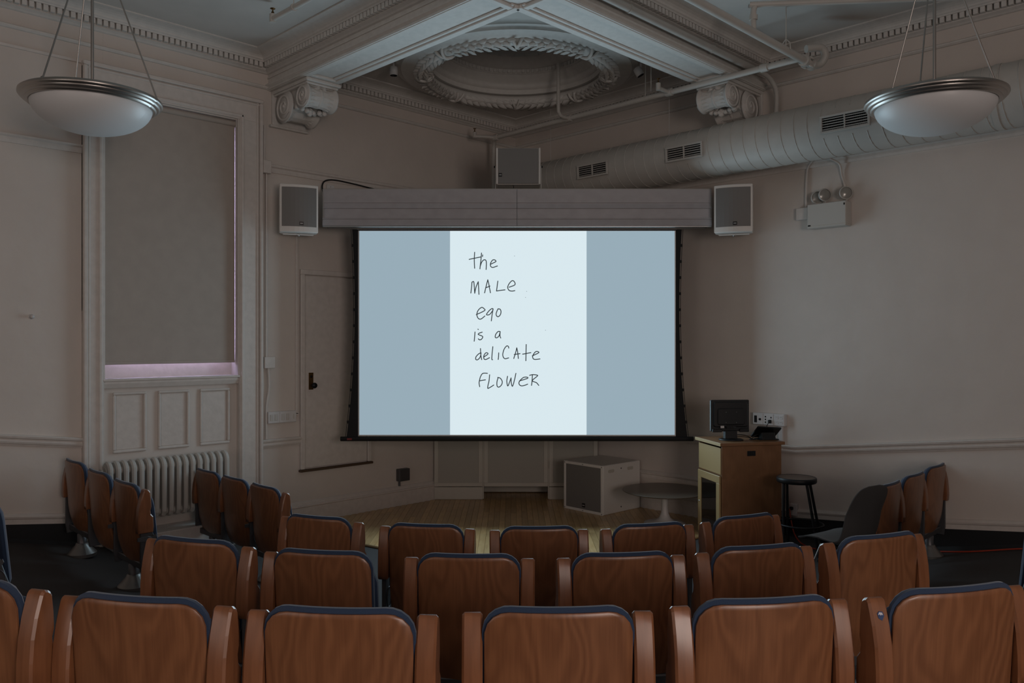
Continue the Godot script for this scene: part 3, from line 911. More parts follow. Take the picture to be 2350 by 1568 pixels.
func medallion() -> void:
	var c := thing("ceiling_medallion", "round plaster leaf wreath framing the ceiling dome in the corner bay", "medallion", Vector3(BAY / 2, TOP, BAY / 2))
	var s := start()
	lathe(s, [Vector2(1.30, 0.0), Vector2(1.27, -0.012), Vector2(1.26, -0.03), Vector2(1.26, -0.03), Vector2(1.215, -0.035), Vector2(1.205, -0.06), Vector2(1.205, -0.06), Vector2(1.17, -0.062), Vector2(1.10, -0.07), Vector2(1.085, -0.085), Vector2(1.06, -0.085), Vector2(1.06, -0.085), Vector2(1.05, 0.0)], 96)
	part(c, "outer_moulding", done(s), M.plaster)
	s = start()
	var ring := []
	for i in 21:
		var w := PI + PI * 2.0 * i / 20.0
		ring.append(Vector2(0.975 + cos(w) * 0.078, -0.062 + sin(w) * 0.062))
	lathe(s, ring, 96)
	part(c, "wreath_core", done(s), M.plaster)
	# one leaf: a bent, ribbed almond
	s = start()
	s.set_smooth_group(1)
	var tip := Vector3(0, 0.03, 0.066)
	var tail := Vector3(0, -0.004, -0.045)
	for k in [-1.0, 1.0]:
		var a := Vector3(k * 0.03, -0.002, -0.012)
		var b := Vector3(k * 0.024, 0.002, 0.026)
		var m0 := Vector3(0, 0.02, -0.01)
		var m1 := Vector3(0, 0.032, 0.03)
		tri(s, tail, a, m0, Vector3.UP)
		quad(s, a, b, m1, m0, Vector3.UP)
		tri(s, b, tip, m1, Vector3.UP)
	s.set_smooth_group(-1)
	for k in [-1.0, 1.0]:
		tri(s, tail, Vector3(k * 0.03, -0.002, -0.012), Vector3(0, -0.012, 0), Vector3.DOWN)
		tri(s, Vector3(k * 0.03, -0.002, -0.012), Vector3(k * 0.024, 0.002, 0.026), Vector3(0, -0.012, 0), Vector3.DOWN)
		tri(s, Vector3(k * 0.024, 0.002, 0.026), tip, Vector3(0, -0.012, 0), Vector3.DOWN)
	var leaf := done(s)
	rng.seed = 3
	for row in 4:
		var ph: float = [-0.45, -1.15, -1.95, -2.65][row]      # round the torus section: outside, below, inside
		for i in 74:
			var w := TAU * (i + 0.5 * (row % 2)) / 74
			if absf(fposmod(w + 0.2, TAU / 8) - 0.2) < 0.055: continue
			var rad := Vector3(cos(w), 0, sin(w))
			var nrm := rad * cos(ph) + Vector3.UP * sin(ph)
			var tang := Vector3(-sin(w), 0, cos(w)) * (1.0 if fposmod(w, TAU / 4) < TAU / 8 else -1.0)
			tang = (tang + rad.cross(tang).cross(nrm) * 0.0 + nrm * 0.12 + Vector3(rng.randf_range(-0.12, 0.12), rng.randf_range(-0.12, 0.12), rng.randf_range(-0.12, 0.12))).normalized()
			var side := nrm.cross(tang).normalized()
			var nn := tang.cross(side)
			var o := part(c, "leaf", leaf, M.plaster)
			o.transform = Transform3D(Basis(side, nn, tang).scaled(Vector3.ONE * rng.randf_range(0.9, 1.15)), rad * (0.975 + cos(ph) * 0.078) + Vector3.UP * (-0.062 + sin(ph) * 0.062))
	for q in 8:
		var w := TAU * q / 8
		for k in [-1.0, 1.0]:
			var pts := []
			for i in 11:
				var ph := lerpf(-0.1, -3.05, i / 10.0)
				var ww: float = w + k * lerpf(-0.05, 0.05, i / 10.0)
				var rad := Vector3(cos(ww), 0, sin(ww))
				pts.append(rad * (0.975 + cos(ph) * 0.092) + Vector3.UP * (-0.062 + sin(ph) * 0.078))
			part(c, "ribbon", tube_mesh(pts, 0.016, 6), M.plaster)

# ---------------------------------------------------------------- seats
var C := {}

func chair_meshes() -> void:
	var bend := func(x: float, y: float) -> float:
		var z := -0.030 * pow(x / 0.22, 2.0) + 0.075 * (y - 0.45)
		if y < 0.38: z -= 0.9 * pow(0.38 - y, 2.0)
		return z
	C.shell = sheet(0.222, 0.175, 0.754, 0.03, 0.075, bend, func(e): return 0.006 if e > 0.004 else 0.003, func(e): return 0.006 if e > 0.004 else 0.003, 12, 18)
	var pad := func(x: float, y: float) -> float: return bend.call(x, y) - 0.006
	C.cushion = sheet(0.229, 0.33, 0.770, 0.06, 0.085, pad, func(e): return 0.012 + 0.036 * (1.0 - pow(1.0 - clampf(e / 0.05, 0.0, 1.0), 2.0)), func(_e): return 0.0, 12, 18)
	var folded := func(x: float, y: float) -> float: return -0.118 - 0.02 * pow(x / 0.22, 2.0) + 0.10 * (y - 0.45)
	var puff := func(e): return 0.008 + 0.026 * (1.0 - pow(1.0 - clampf(e / 0.05, 0.0, 1.0), 2.0))
	C.seat = sheet(0.215, 0.225, 0.69, 0.07, 0.10, folded, puff, puff, 10, 14)
	var under := func(x: float, y: float) -> float: return folded.call(x, y) - 0.036
	C.seat_pan = sheet(0.15, 0.27, 0.60, 0.05, 0.06, under, func(_e): return 0.006, func(_e): return 0.004, 8, 10)
	# arm: side outline in (z, y), thickness along x
	var o := PackedVector2Array([Vector2(0.050, 0.43), Vector2(0.053, 0.47), Vector2(0.052, 0.53), Vector2(0.046, 0.60), Vector2(0.034, 0.66), Vector2(0.022, 0.70), Vector2(0.014, 0.724), Vector2(0.007, 0.733), Vector2(-0.002, 0.736), Vector2(-0.014, 0.732), Vector2(-0.024, 0.724), Vector2(-0.030, 0.712), Vector2(-0.036, 0.66), Vector2(-0.038, 0.61), Vector2(-0.031, 0.585), Vector2(-0.034, 0.56), Vector2(-0.05, 0.54), Vector2(-0.054, 0.47), Vector2(-0.05, 0.43)])
	var arm_shape := start()
	plate(arm_shape, o, -0.031, 0.031, 0.007, true)
	C.arm = done(arm_shape)
	var sp := PackedVector2Array([Vector2(0.03, 0.44), Vector2(-0.05, 0.44), Vector2(-0.075, 0.36), Vector2(-0.10, 0.28), Vector2(-0.11, 0.20), Vector2(-0.10, 0.135), Vector2(0.02, 0.13), Vector2(0.03, 0.2)])
	var s := start()
	plate(s, sp, -0.012, 0.012, 0.004)
	C.side = done(s)
	s = start()
	for k in [-1.0, 1.0]:
		var ring := []
		for i in 25:
			var w := TAU * i / 24
			ring.append(Vector3(-0.04 + cos(w) * 0.042, 0.30 + sin(w) * 0.06, k * 0.012))
		tube(s, ring, 0.004, 6, false)
	C.ring = done(s)
	s = start()
	span(s, Vector3(-0.245, 0.155, -0.10), Vector3(0.245, 0.205, -0.045), 0.006)
	C.beam = done(s)
	s = start()
	lathe(s, [Vector2(0.036, 0.05), Vector2(0.036, 0.16), Vector2(0.0, 0.16)], 20)
	C.pedestal = done(s)
	s = start()
	lathe(s, [Vector2(0.0, -0.02), Vector2(0.108, -0.02), Vector2(0.108, -0.02), Vector2(0.11, 0.006), Vector2(0.11, 0.006), Vector2(0.098, 0.02), Vector2(0.052, 0.07), Vector2(0.046, 0.085), Vector2(0.0, 0.085)], 32)
	C.foot = done(s)
	s = start()
	var lv := PackedVector2Array([Vector2(0.01, 0.405), Vector2(-0.06, 0.41), Vector2(-0.085, 0.40), Vector2(-0.115, 0.418), Vector2(-0.122, 0.40), Vector2(-0.105, 0.375), Vector2(-0.05, 0.372), Vector2(0.01, 0.38)])
	plate(s, lv, -0.006, 0.006, 0.002)
	C.lever = done(s)
	C.strut = tube_mesh([Vector3(0, 0.15, -0.06), Vector3(0, 0.38, -0.085)], 0.012, 10)

# a seat with folded pan; arms: -1 left, 1 right
func seat(at: Vector3, turn: float, label: String, group: String, arms: Array, wood: int, foot := true, levers := false) -> Node3D:
	at.y = floor_y(at.x, at.z)
	var t := thing("auditorium_chair", label, "chair", at, turn, group)
	part(t, "back_panel", C.shell, M["beech_%d" % (wood % 6)])
	part(t, "back_cushion", C.cushion, M.navy_cloth)
	part(t, "seat_cushion", C.seat, M.navy_cloth)
	part(t, "seat_pan", C.seat_pan, M.dark_metal)
	for k in arms:
		part(t, "armrest", C.arm, M.beech_arm, Vector3(k * 0.258, 0, -0.05), Vector3(0, -PI / 2, 0))
		var sd := part(t, "side_plate", C.side, M.grey_metal, Vector3(k * 0.258, 0, -0.05), Vector3(0, -PI / 2, 0))
		part(sd, "rim_ring", C.ring, M.grey_metal)
		if levers:
			part(t, "lever", C.lever, M.grey_metal, Vector3(k * 0.29, 0, 0), Vector3(0, -PI / 2, 0))
			part(t, "strut", C.strut, M.grey_metal, Vector3(k * 0.285, 0, 0))
	if foot:
		part(t, "crossbar", C.beam, M.grey_metal)
		part(t, "pedestal", C.pedestal, M.grey_metal, Vector3(0, 0, -0.07))
		part(t, "floor_foot", C.foot, M.foot_metal, Vector3(0, 0, -0.07))
	return t

func seating() -> void:
	chair_meshes()
	var place := ["leftmost", "second from the left", "third from the left", "third from the right", "second from the right", "rightmost"]
	# nearest row: [a, b, turn towards the screen in degrees]
	var rows := [
		["nearest row", [[-1.745, 8.25, 16.0], [-1.165, 8.32, 10.8], [-0.557, 8.36, 4.9], [0.093, 8.32, -1.3], [0.733, 8.25, -7.6], [1.333, 8.22, -13.3]], place],
		["middle row", [[-1.487, 7.09, 17.1], [-0.877, 7.21, 9.8], [-0.237, 7.20, 2.3], [0.443, 7.19, -5.8], [1.063, 7.12, -13.2], [1.65, 7.02, -19.3]], place],
		["row next to the stage", [[-1.237, 5.81, 19.2], [-0.557, 5.99, 8.1], [0.113, 6.06, -2.5], [0.763, 6.03, -12.5], [1.373, 5.84, -22.4]], ["leftmost", "second from the left", "middle chair", "second from the right", "rightmost"]],
	]
	var w := 0
	for r in rows:
		for i in r[1].size():
			var p: Array = r[1][i]
			var arms := [-1, 1]
			if r[0] == "middle row" and i == 1: arms = [-1]
			var what := "wooden-backed navy chair in the %s, %s" % [r[0], r[2][i]]
			if r[0] == "nearest row" and i == 0: what = "wooden-backed navy chair cut off by the left edge, nearest row"
			if r[0] == "nearest row" and i == 5: what = "wooden-backed navy chair with a blue sticker on its armrest, nearest row"
			var t := seat(dg(p[0], p[1]), deg_to_rad(45.0 - p[2]), what, "chairs of the %s" % r[0], arms, w * 5 + i * 2 + 1)
			if r[0] == "nearest row" and i == 5:
				var sh := PackedVector2Array([Vector2(-0.011, 0.008), Vector2(-0.004, 0.014), Vector2(0.008, 0.012), Vector2(0.012, 0.0), Vector2(0.002, -0.014), Vector2(-0.009, -0.006)])
				var st := part(t, "sticker", plate_mesh(sh, 0, 0.0008), M.sticker_blue, Vector3(-0.258, 0.687, -0.0232), Vector3(-0.29, 0, 0))
				part(st, "sticker_print", plate_mesh(PackedVector2Array([Vector2(-0.009, 0.003), Vector2(-0.004, 0.011), Vector2(0.006, 0.009), Vector2(0.008, 0.001), Vector2(0.003, 0.004), Vector2(0.0, 0.001), Vector2(-0.003, 0.005)]), 0.0009, 0.0013), M.sticker_white)
		w += 1
	# side rows of three on a shared bar
	var groups := [
		[Vector2(-3.607, 4.20), Vector2(-2.837, 4.94), -1, "far left row", 45.0],
		[Vector2(-2.775, 3.525), Vector2(-2.065, 4.245), -1, "row by the radiator", 45.0],
		[Vector2(3.533, 3.96), Vector2(2.783, 4.72), 1, "row by the right wall", -45.0],
	]
	for g in groups:
		var a: Vector2 = g[0]
		var b: Vector2 = g[1]
		var mid := (a + b) / 2
		var dir := (b - a).normalized()
		for i in 3:
			var p := mid + dir * (i - 1) * 0.535
			var arms := []
			# outer arms are told apart by which side faces the aisle
			var inner: int = 1 if g[2] < 0 else -1
			arms.append(-inner)
			if i == 2: arms.append(inner)
			seat(dg(p.x, p.y), deg_to_rad(45.0 - g[4]), "wooden-backed navy chair in the %s, %s" % [g[3], ["next to the wall", "in the middle", "on the aisle"][i]], "chairs of the " + g[3], arms, i + 3, i != 1, i == 2 and g[2] < 0)
	seat(dg(2.93, 6.38), deg_to_rad(45.0 + 47.0), "navy aisle chair cut off by the right edge of the view", "single aisle chairs", [-1, 1], 2, true, true)
	seat(dg(-3.02, 6.33), deg_to_rad(45.0 - 47.0), "navy aisle chair cut off by the left edge, beyond the nearest row", "single aisle chairs", [-1, 1], 4, true, true)

# ---------------------------------------------------------------- lamps hanging from the ceiling
func pendant(a: float, b: float, label: String, first: float) -> void:
	var at := dg(a, b, 3.57)
	var p := thing("pendant_lamp", label, "lamp", at, PI / 4, "bowl pendant lamps")
	var bowl := []
	for i in 15:
		var t := i / 14.0
		bowl.append(Vector2(0.385 * sin(t * PI / 2), -0.205 * cos(t * PI / 2) + 0.0))
	for i in range(14, -1, -1):
		var t := i / 14.0
		bowl.append(Vector2(0.379 * sin(t * PI / 2), -0.199 * cos(t * PI / 2)))
	part(p, "glass_bowl", lathe_mesh(bowl, 64), M.frosted_glass)
	part(p, "rim", lathe_mesh([Vector2(0.378, 0.03), Vector2(0.378, -0.012), Vector2(0.378, -0.012), Vector2(0.392, -0.022), Vector2(0.404, -0.02), Vector2(0.41, -0.006), Vector2(0.41, -0.006), Vector2(0.421, -0.004), Vector2(0.431, 0.002), Vector2(0.434, 0.014), Vector2(0.434, 0.014), Vector2(0.446, 0.018), Vector2(0.452, 0.028), Vector2(0.45, 0.042), Vector2(0.438, 0.05), Vector2(0.438, 0.05), Vector2(0.378, 0.03)], 72), M.brushed_nickel)
	part(p, "inner_tray", lathe_mesh([Vector2(0, 0.02), Vector2(0.38, 0.02), Vector2(0.38, 0.026), Vector2(0, 0.026)], 48), M.white_plastic)
	part(p, "stem", tube_mesh([Vector3(0, 0.02, 0), Vector3(0, 1.23, 0)], 0.0105, 12), M.brushed_nickel)
	part(p, "canopy", lathe_mesh([Vector2(0.012, 1.10), Vector2(0.05, 1.13), Vector2(0.065, 1.20), Vector2(0.07, 1.23), Vector2(0, 1.23)], 24), M.brushed_nickel)
	for k in 3:
		var w := deg_to_rad(first + 120.0 * k)
		var e := Vector3(cos(w) * 0.425, 0.045, -sin(w) * 0.425)
		var rod := part(p, "suspension_rod", tube_mesh([e, Vector3(cos(w) * 0.02, 1.20, -sin(w) * 0.02)], 0.0055, 8), M.brushed_nickel)
		part(rod, "hook", lathe_mesh([Vector2(0, -0.012), Vector2(0.011, -0.004), Vector2(0.011, 0.012), Vector2(0, 0.02)], 10), M.brushed_nickel, e)

# ---------------------------------------------------------------- screen with the projected slide
func slide() -> ImageTexture:
	var W := 1808
	var H := 1168
	var im := Image.create(W, H, false, Image.FORMAT_RGB8)
	im.fill(Color8(152, 173, 185))
	var page := Color8(219, 235, 241)
	im.fill_rect(Rect2i(520, 0, 783, H), page)
	var ink := Color8(38, 46, 50)
	# the handwriting, stroke by stroke, in the page's own units
	var strokes := [
		[182, 87, 178, 170, 182, 257], [124, 162, 180, 150, 250, 136], [255, 95, 247, 180, 238, 263], [240, 240, 255, 195, 278, 168, 300, 172, 306, 205, 303, 270], [267, 115, 265, 133], [352, 213, 395, 192, 408, 182, 395, 168, 372, 170, 350, 205, 352, 235, 375, 247, 424, 231],
		[142, 518, 148, 470, 153, 404], [153, 404, 172, 398, 178, 450, 183, 520], [183, 520, 195, 460, 220, 398], [220, 398, 224, 460, 228, 533], [287, 516, 305, 440, 321, 378], [321, 378, 335, 440, 349, 516], [301, 462, 345, 444], [427, 392, 420, 450, 413, 494], [413, 496, 440, 492, 504, 484], [546, 456, 606, 432, 603, 400, 580, 387, 550, 415, 532, 455, 545, 488, 575, 497, 608, 492],
		[200, 746, 286, 704, 280, 682, 255, 670, 220, 700, 205, 745, 220, 785, 248, 793, 291, 760], [378, 690, 365, 682, 335, 705, 308, 742, 320, 750, 345, 740, 376, 700], [376, 684, 368, 740, 358, 813], [430, 684, 412, 725, 412, 755, 430, 768, 452, 750, 461, 715, 450, 688, 428, 686],
		[186, 930, 182, 980, 177, 1028], [217, 900, 221, 904], [262, 932, 235, 940, 220, 955, 255, 970, 268, 982, 255, 1005, 235, 1013, 220, 1001], [452, 925, 430, 925, 405, 955, 400, 985, 418, 990, 440, 970, 452, 930], [452, 928, 450, 970, 458, 994],
		[245, 1150, 220, 1165, 195, 1195, 195, 1220, 215, 1222, 240, 1195, 250, 1150], [244, 1105, 247, 1170, 257, 1223], [278, 1195, 320, 1165, 318, 1152, 298, 1152, 280, 1180, 280, 1210, 298, 1221, 340, 1201], [374, 1085, 368, 1150, 364, 1215, 372, 1223], [437, 1150, 435, 1190, 431, 1221], [543, 1100, 538, 1082, 520, 1078, 495, 1110, 480, 1160, 485, 1195, 505, 1212, 543, 1203], [596, 1210, 615, 1150, 628, 1097], [628, 1097, 638, 1150, 645, 1211], [601, 1168, 663, 1158], [728, 1062, 726, 1150, 724, 1234], [690, 1164, 778, 1148], [792, 1182, 858, 1150, 850, 1137, 825, 1140, 800, 1175, 798, 1205, 820, 1220, 874, 1214],
		[317, 1366, 270, 1367, 245, 1400, 230, 1460, 235, 1509], [233, 1446, 297, 1435], [341, 1382, 335, 1440, 320, 1520, 340, 1518, 385, 1490], [430, 1412, 418, 1460, 420, 1500, 438, 1513, 465, 1490, 474, 1455, 455, 1420, 425, 1410], [530, 1398, 522, 1450, 533, 1500, 555, 1450, 567, 1415], [567, 1415, 570, 1470, 582, 1503, 600, 1450, 619, 1366], [656, 1447, 740, 1420, 735, 1407, 700, 1410, 665, 1440, 650, 1470, 665, 1495, 695, 1498, 744, 1481], [793, 1385, 790, 1440, 784, 1495], [764, 1388, 800, 1380, 846, 1387, 840, 1400, 792, 1445, 835, 1465, 861, 1495],
		[731, 500, 732, 501], [720, 563, 721, 564], [932, 910, 933, 911], [604, 126, 605, 127],
	]
	for st in strokes:
		var pts := []
		for i in range(0, st.size(), 2):
			# page units to texture pixels
			pts.append(Vector2((1050 - 825 + st[i] / 4.613) * 2.5, (560 - 530 + st[i + 1] / 4.613) * 2.5))
		var dot: bool = st.size() == 4 and pts[0].distance_to(pts[1]) < 1.5
		var path := smooth_path(pts, 10)
		var r := 1.2 if dot else 2.35
		for i in path.size() - 1:
			var n := int(path[i].distance_to(path[i + 1]) * 1.5) + 1
			for k in n:
				var p: Vector2 = path[i].lerp(path[i + 1], float(k) / n)
				for y in range(int(p.y) - 4, int(p.y) + 5):
					for x in range(int(p.x) - 4, int(p.x) + 5):
						var c := clampf(r + 0.5 - Vector2(x + 0.5, y + 0.5).distance_to(p), 0.0, 1.0)
						if c > 0.0:
							var old := im.get_pixel(x, y)
							var fresh := page.lerp(ink, c)
							if fresh.r < old.r: im.set_pixel(x, y, fresh)
	return ImageTexture.create_from_image(im)

func screen() -> void:
	# local x to the right, z towards the audience; origin on the floor under the middle of the picture
	var t := thing("projection_screen", "large white projection screen showing a handwritten slide across the corner", "projection screen", dg(0.005, 2.40), PI / 4)
	var w := 3.262
	var y0 := 0.954
	var y1 := 3.064
	# picture
	var pic := StandardMaterial3D.new()
	pic.resource_name = "projected_slide"
	pic.albedo_color = Color(0.12, 0.12, 0.12)
	pic.roughness = 0.9
	pic.emission_enabled = true
	pic.emission = Color.BLACK
	pic.emission_texture = slide()
	pic.emission_energy_multiplier = 0.97
	var s := start()
	var q := [Vector3(-w / 2, y1, 0.004), Vector3(w / 2, y1, 0.004), Vector3(w / 2, y0, 0.004), Vector3(-w / 2, y0, 0.004)]
	var uv := [Vector2(0, 0), Vector2(1, 0), Vector2(1, 1), Vector2(0, 1)]
	for k in [0, 1, 2, 0, 2, 3]:
		s.set_uv(uv[k])
		s.add_vertex(q[k])
	part(t, "screen_picture", done(s), pic)
	s = start()
	span(s, Vector3(-w / 2 - 0.022, y0 - 0.012, -0.002), Vector3(w / 2 + 0.022, y1 + 0.02, 0.002), 0.0005)
	part(t, "fabric_margin", done(s), M.white_plastic)
	# black side masks with hollow outer edge, tabs and cord
	for k in [-1.0, 1.0]:
		var out := PackedVector2Array()
		var cord := []
		out.append(Vector2(k * (w / 2 + 0.012), 0.92))
		for i in 27:
			var v := i / 26.0
			var y := lerpf(0.92, 3.08, v)
			var d := 0.048 + 0.026 * pow((v - 0.62) / 0.38, 2.0) if v > 0.62 else 0.048 + 0.085 * pow((0.62 - v) / 0.62, 2.0)
			out.append(Vector2(k * (w / 2 + d), y))
			cord.append(Vector3(k * (w / 2 + d + 0.012), y, 0.004))
		out.append(Vector2(k * (w / 2 + 0.012), 3.08))
		part(t, "side_mask", plate_mesh(out, 0.0025, 0.0055), M.screen_mask)
		part(t, "tension_cord", tube_mesh(cord, 0.003, 6), M.black_matte)
		for i in 12:
			var c: Vector3 = cord[i * 2 + 2]
			part(t, "tension_tab", box(Vector3(0.022, 0.03, 0.006), 0.002), M.screen_mask, c - Vector3(k * 0.006, 0, 0))
	part(t, "top_mask", box(Vector3(w + 0.09, 0.012, 0.006), 0.001, Vector3(0, 3.074, 0.004)), M.screen_mask)
	var bar := part(t, "bottom_bar", tube_mesh([Vector3(-1.825, 0.912, 0), Vector3(1.825, 0.912, 0)], 0.024, 16), M.screen_mask)
	part(bar, "bar_badge", box(Vector3(0.05, 0.02, 0.004), 0.001, Vector3(-1.73, 0.912, 0.024)), M.red_badge)
	# housing across the corner: back board, lid, two front sheets with pressed ribs
	part(t, "housing_back", box(Vector3(3.98, 0.37, 0.012), 0.003, Vector3(0, 3.29, -0.10)), M.housing_back)
	part(t, "housing_lid", box(Vector3(3.98, 0.012, 0.2), 0.003, Vector3(0, 3.48, -0.004)), M.housing_back)
	for k in [-1.0, 1.0]:
		part(t, "end_board", box(Vector3(0.012, 0.37, 0.2), 0.003, Vector3(k * 1.984, 3.29, -0.004)), M.housing_back)
		# one pressed sheet: flat top, a proud rib, a set-back band and a lower lip that leans out
		var sheet_form := [Vector2(0.0, 3.105), Vector2(0.012, 3.105), Vector2(0.016, 3.112), Vector2(0.006, 3.170), Vector2(0.014, 3.176), Vector2(0.014, 3.184), Vector2(-0.006, 3.190), Vector2(-0.010, 3.276), Vector2(0.010, 3.284), Vector2(-0.002, 3.336), Vector2(0.006, 3.342), Vector2(0.008, 3.478), Vector2(0.0, 3.484)]
		part(t, "housing_front", moulding_mesh(Vector3(minf(k * 0.002, k * 1.99), 0, 0.088), Vector3(maxf(k * 0.002, k * 1.99), 0, 0.088), Vector3(0, 0, 1), sheet_form), M.fascia)
	part(t, "lower_rail", box(Vector3(3.98, 0.014, 0.03), 0.003, Vector3(0, 3.098, 0.085)), M.aluminium)
	lamp(t, Vector2(w, y1 - y0), Color(0.80, 0.93, 1.0), SCREEN_LIGHT, Vector3(0, (y0 + y1) / 2, 0.03), Vector3(0, PI, 0))

# ---------------------------------------------------------------- loudspeakers
var FLAT := Basis(Vector3(1, 0, 0), Vector3(0, 0, 1), Vector3(0, -1, 0))      # an outline drawn in the plan

func wall_speaker(a: float, b: float, turn: float, label: String) -> void:
	var t := thing("loudspeaker", label, "loudspeaker", dg(a, b, 3.01), turn, "loudspeakers beside the screen")
	var body := start()
	var prof := PackedVector2Array([Vector2(-0.12, -0.24), Vector2(0.12, -0.24), Vector2(0.185, -0.13), Vector2(0.185, 0.0)])
	for i in range(1, 8):
		prof.append(Vector2(lerpf(0.185, -0.185, i / 8.0), 0.03 * sin(PI * i / 8.0)))
	prof.append(Vector2(-0.185, 0.0))
	prof.append(Vector2(-0.185, -0.13))
	plate(body, prof, -0.475, 0.0, 0.006)
	part(t, "cabinet", done(body), M.speaker_case).basis = FLAT
	var g := start()
	var gp := PackedVector2Array()
	for i in 9: gp.append(Vector2(lerpf(0.168, -0.168, i / 8.0), 0.005 + 0.03 * sin(PI * (0.04 + 0.92 * i / 8.0)) ))
	for i in range(8, -1, -1): gp.append(Vector2(lerpf(0.168, -0.168, i / 8.0), -0.004 + 0.03 * sin(PI * (0.04 + 0.92 * i / 8.0))))
	plate(g, gp, -0.445, -0.055, 0.0)
	part(t, "grille", done(g), M.speaker_grille).basis = FLAT
	var bd := part(t, "badge", box(Vector3(0.04, 0.034, 0.004), 0.001), M.black_plastic, Vector3(0.02, 0.085, 0.037))
	part(bd, "badge_line", box(Vector3(0.026, 0.006, 0.002), 0.0005), M.white_plastic, Vector3(0, 0, 0.002))
	part(t, "yoke_bar", box(Vector3(0.30, 0.008, 0.03), 0.002), M.speaker_case, Vector3(0, -0.012, -0.10))
	part(t, "yoke_knob", lathe_mesh([Vector2(0, -0.03), Vector2(0.014, -0.026), Vector2(0.014, -0.006), Vector2(0, -0.004)], 12), M.chrome, Vector3(0, 0.0, -0.10))
	part(t, "wall_bracket", box(Vector3(0.05, 0.12, 0.17), 0.004), M.speaker_case, Vector3(0, 0.2, -0.322))

func speakers() -> void:
	wall_speaker(-2.17, 2.70, PI / 4 + deg_to_rad(20), "white wall loudspeaker with grey grille at the left end of the screen housing")
	wall_speaker(2.16, 2.70, PI / 4 - deg_to_rad(20), "white wall loudspeaker with grey grille at the right end of the screen housing")
	# the small one in the middle above the housing
	var t := thing("loudspeaker", "square grey-fronted loudspeaker above the middle of the screen housing", "loudspeaker", dg(0.02, 2.22, 3.49), PI / 4)
	part(t, "cabinet", box(Vector3(0.47, 0.385, 0.3), 0.012, Vector3(0, 0.285, -0.15)), M.speaker_case)
	part(t, "grille", box(Vector3(0.425, 0.372, 0.016), 0.004, Vector3(0, 0.285, 0.003)), M.speaker_grille)
	for k in [-1.0, 1.0]:
		part(t, "edge_strip", box(Vector3(0.016, 0.385, 0.02), 0.004, Vector3(k * 0.226, 0.285, 0.004)), M.speaker_case)
		part(t, "yoke_leg", box(Vector3(0.005, 0.30, 0.03), 0.001, Vector3(k * 0.243, 0.145, -0.06)), M.speaker_case)
		part(t, "yoke_knob", lathe_mesh([Vector2(0.012, 0), Vector2(0.012, 0.012), Vector2(0, 0.016)], 12), M.dark_metal, Vector3(k * 0.245, 0.29, -0.06), Vector3(0, 0, -PI / 2 * k))
	part(t, "yoke_foot", box(Vector3(0.50, 0.005, 0.04), 0.001, Vector3(0, 0.0, -0.06)), M.speaker_case)
	var bd := part(t, "badge", box(Vector3(0.036, 0.04, 0.004), 0.001), M.black_plastic, Vector3(-0.19, 0.19, 0.013))
	part(bd, "badge_line", box(Vector3(0.024, 0.006, 0.002), 0.0005), M.white_plastic, Vector3(0, 0, 0.002))
	part(t, "cable", tube_mesh(smooth_path([Vector3(-0.06, 0.1, -0.05), Vector3(-0.05, 0.06, 0.0), Vector3(-0.07, 0.0, 0.0)]), 0.003, 6), M.black_plastic)
	# subwoofer on the stage, standing on edge towards the audience
	var sw := thing("subwoofer", "large white subwoofer cabinet with grey grille standing on the stage", "loudspeaker", dg(0.953, 1.93, 0.012), PI / 4 - deg_to_rad(47.4))
	# local: front face in z = 0 looking to +z, its right edge at x = 0
	var W := 0.585
	part(sw, "cabinet", box(Vector3(W, 0.545, 0.64), 0.008, Vector3(-W / 2, 0.2725, -0.32)), M.speaker_case)
	var fr := start()
	for e in [[Vector3(-W, 0.0, 0), Vector3(0, 0.03, 0.014)], [Vector3(-W, 0.515, 0), Vector3(0, 0.545, 0.014)], [Vector3(-W, 0.03, 0), Vector3(-W + 0.03, 0.515, 0.014)], [Vector3(-0.03, 0.03, 0), Vector3(0, 0.515, 0.014)]]:
		span(fr, e[0], e[1], 0.003)
	part(sw, "front_frame", done(fr), M.speaker_case)
	part(sw, "grille", box(Vector3(W - 0.06, 0.485, 0.01), 0.002, Vector3(-W / 2, 0.2725, 0.004)), M.speaker_grille)
	var b2 := part(sw, "badge", box(Vector3(0.045, 0.045, 0.004), 0.001), M.black_plastic, Vector3(-W / 2 + 0.01, 0.075, 0.011))
	part(b2, "badge_line", box(Vector3(0.032, 0.007, 0.002), 0.0005), M.white_plastic, Vector3(0, 0, 0.002))
	for z in [-0.13, -0.46]:
		part(sw, "hand_hole", plate_mesh(round_rect(0.10, 0.036, 0.016), 0, 0.003, 0.0), M.cabinet_paint, Vector3(0.0, 0.475, z), Vector3(0, PI / 2, 0))
	for p in [Vector3(0, 0.49, -0.30), Vector3(0, 0.06, -0.30)]:
		part(sw, "screw", lathe_mesh([Vector2(0.008, 0), Vector2(0.008, 0.002), Vector2(0, 0.003)], 10), M.dark_metal, p, Vector3(0, 0, -PI / 2))
	for x in [-W + 0.015, -W / 2, -0.015]:
		for y in [0.015, 0.53]:
			part(sw, "screw", lathe_mesh([Vector2(0.005, 0), Vector2(0.005, 0.002), Vector2(0, 0.003)], 8), M.dark_metal, Vector3(x, y, 0.014), Vector3(PI / 2, 0, 0))

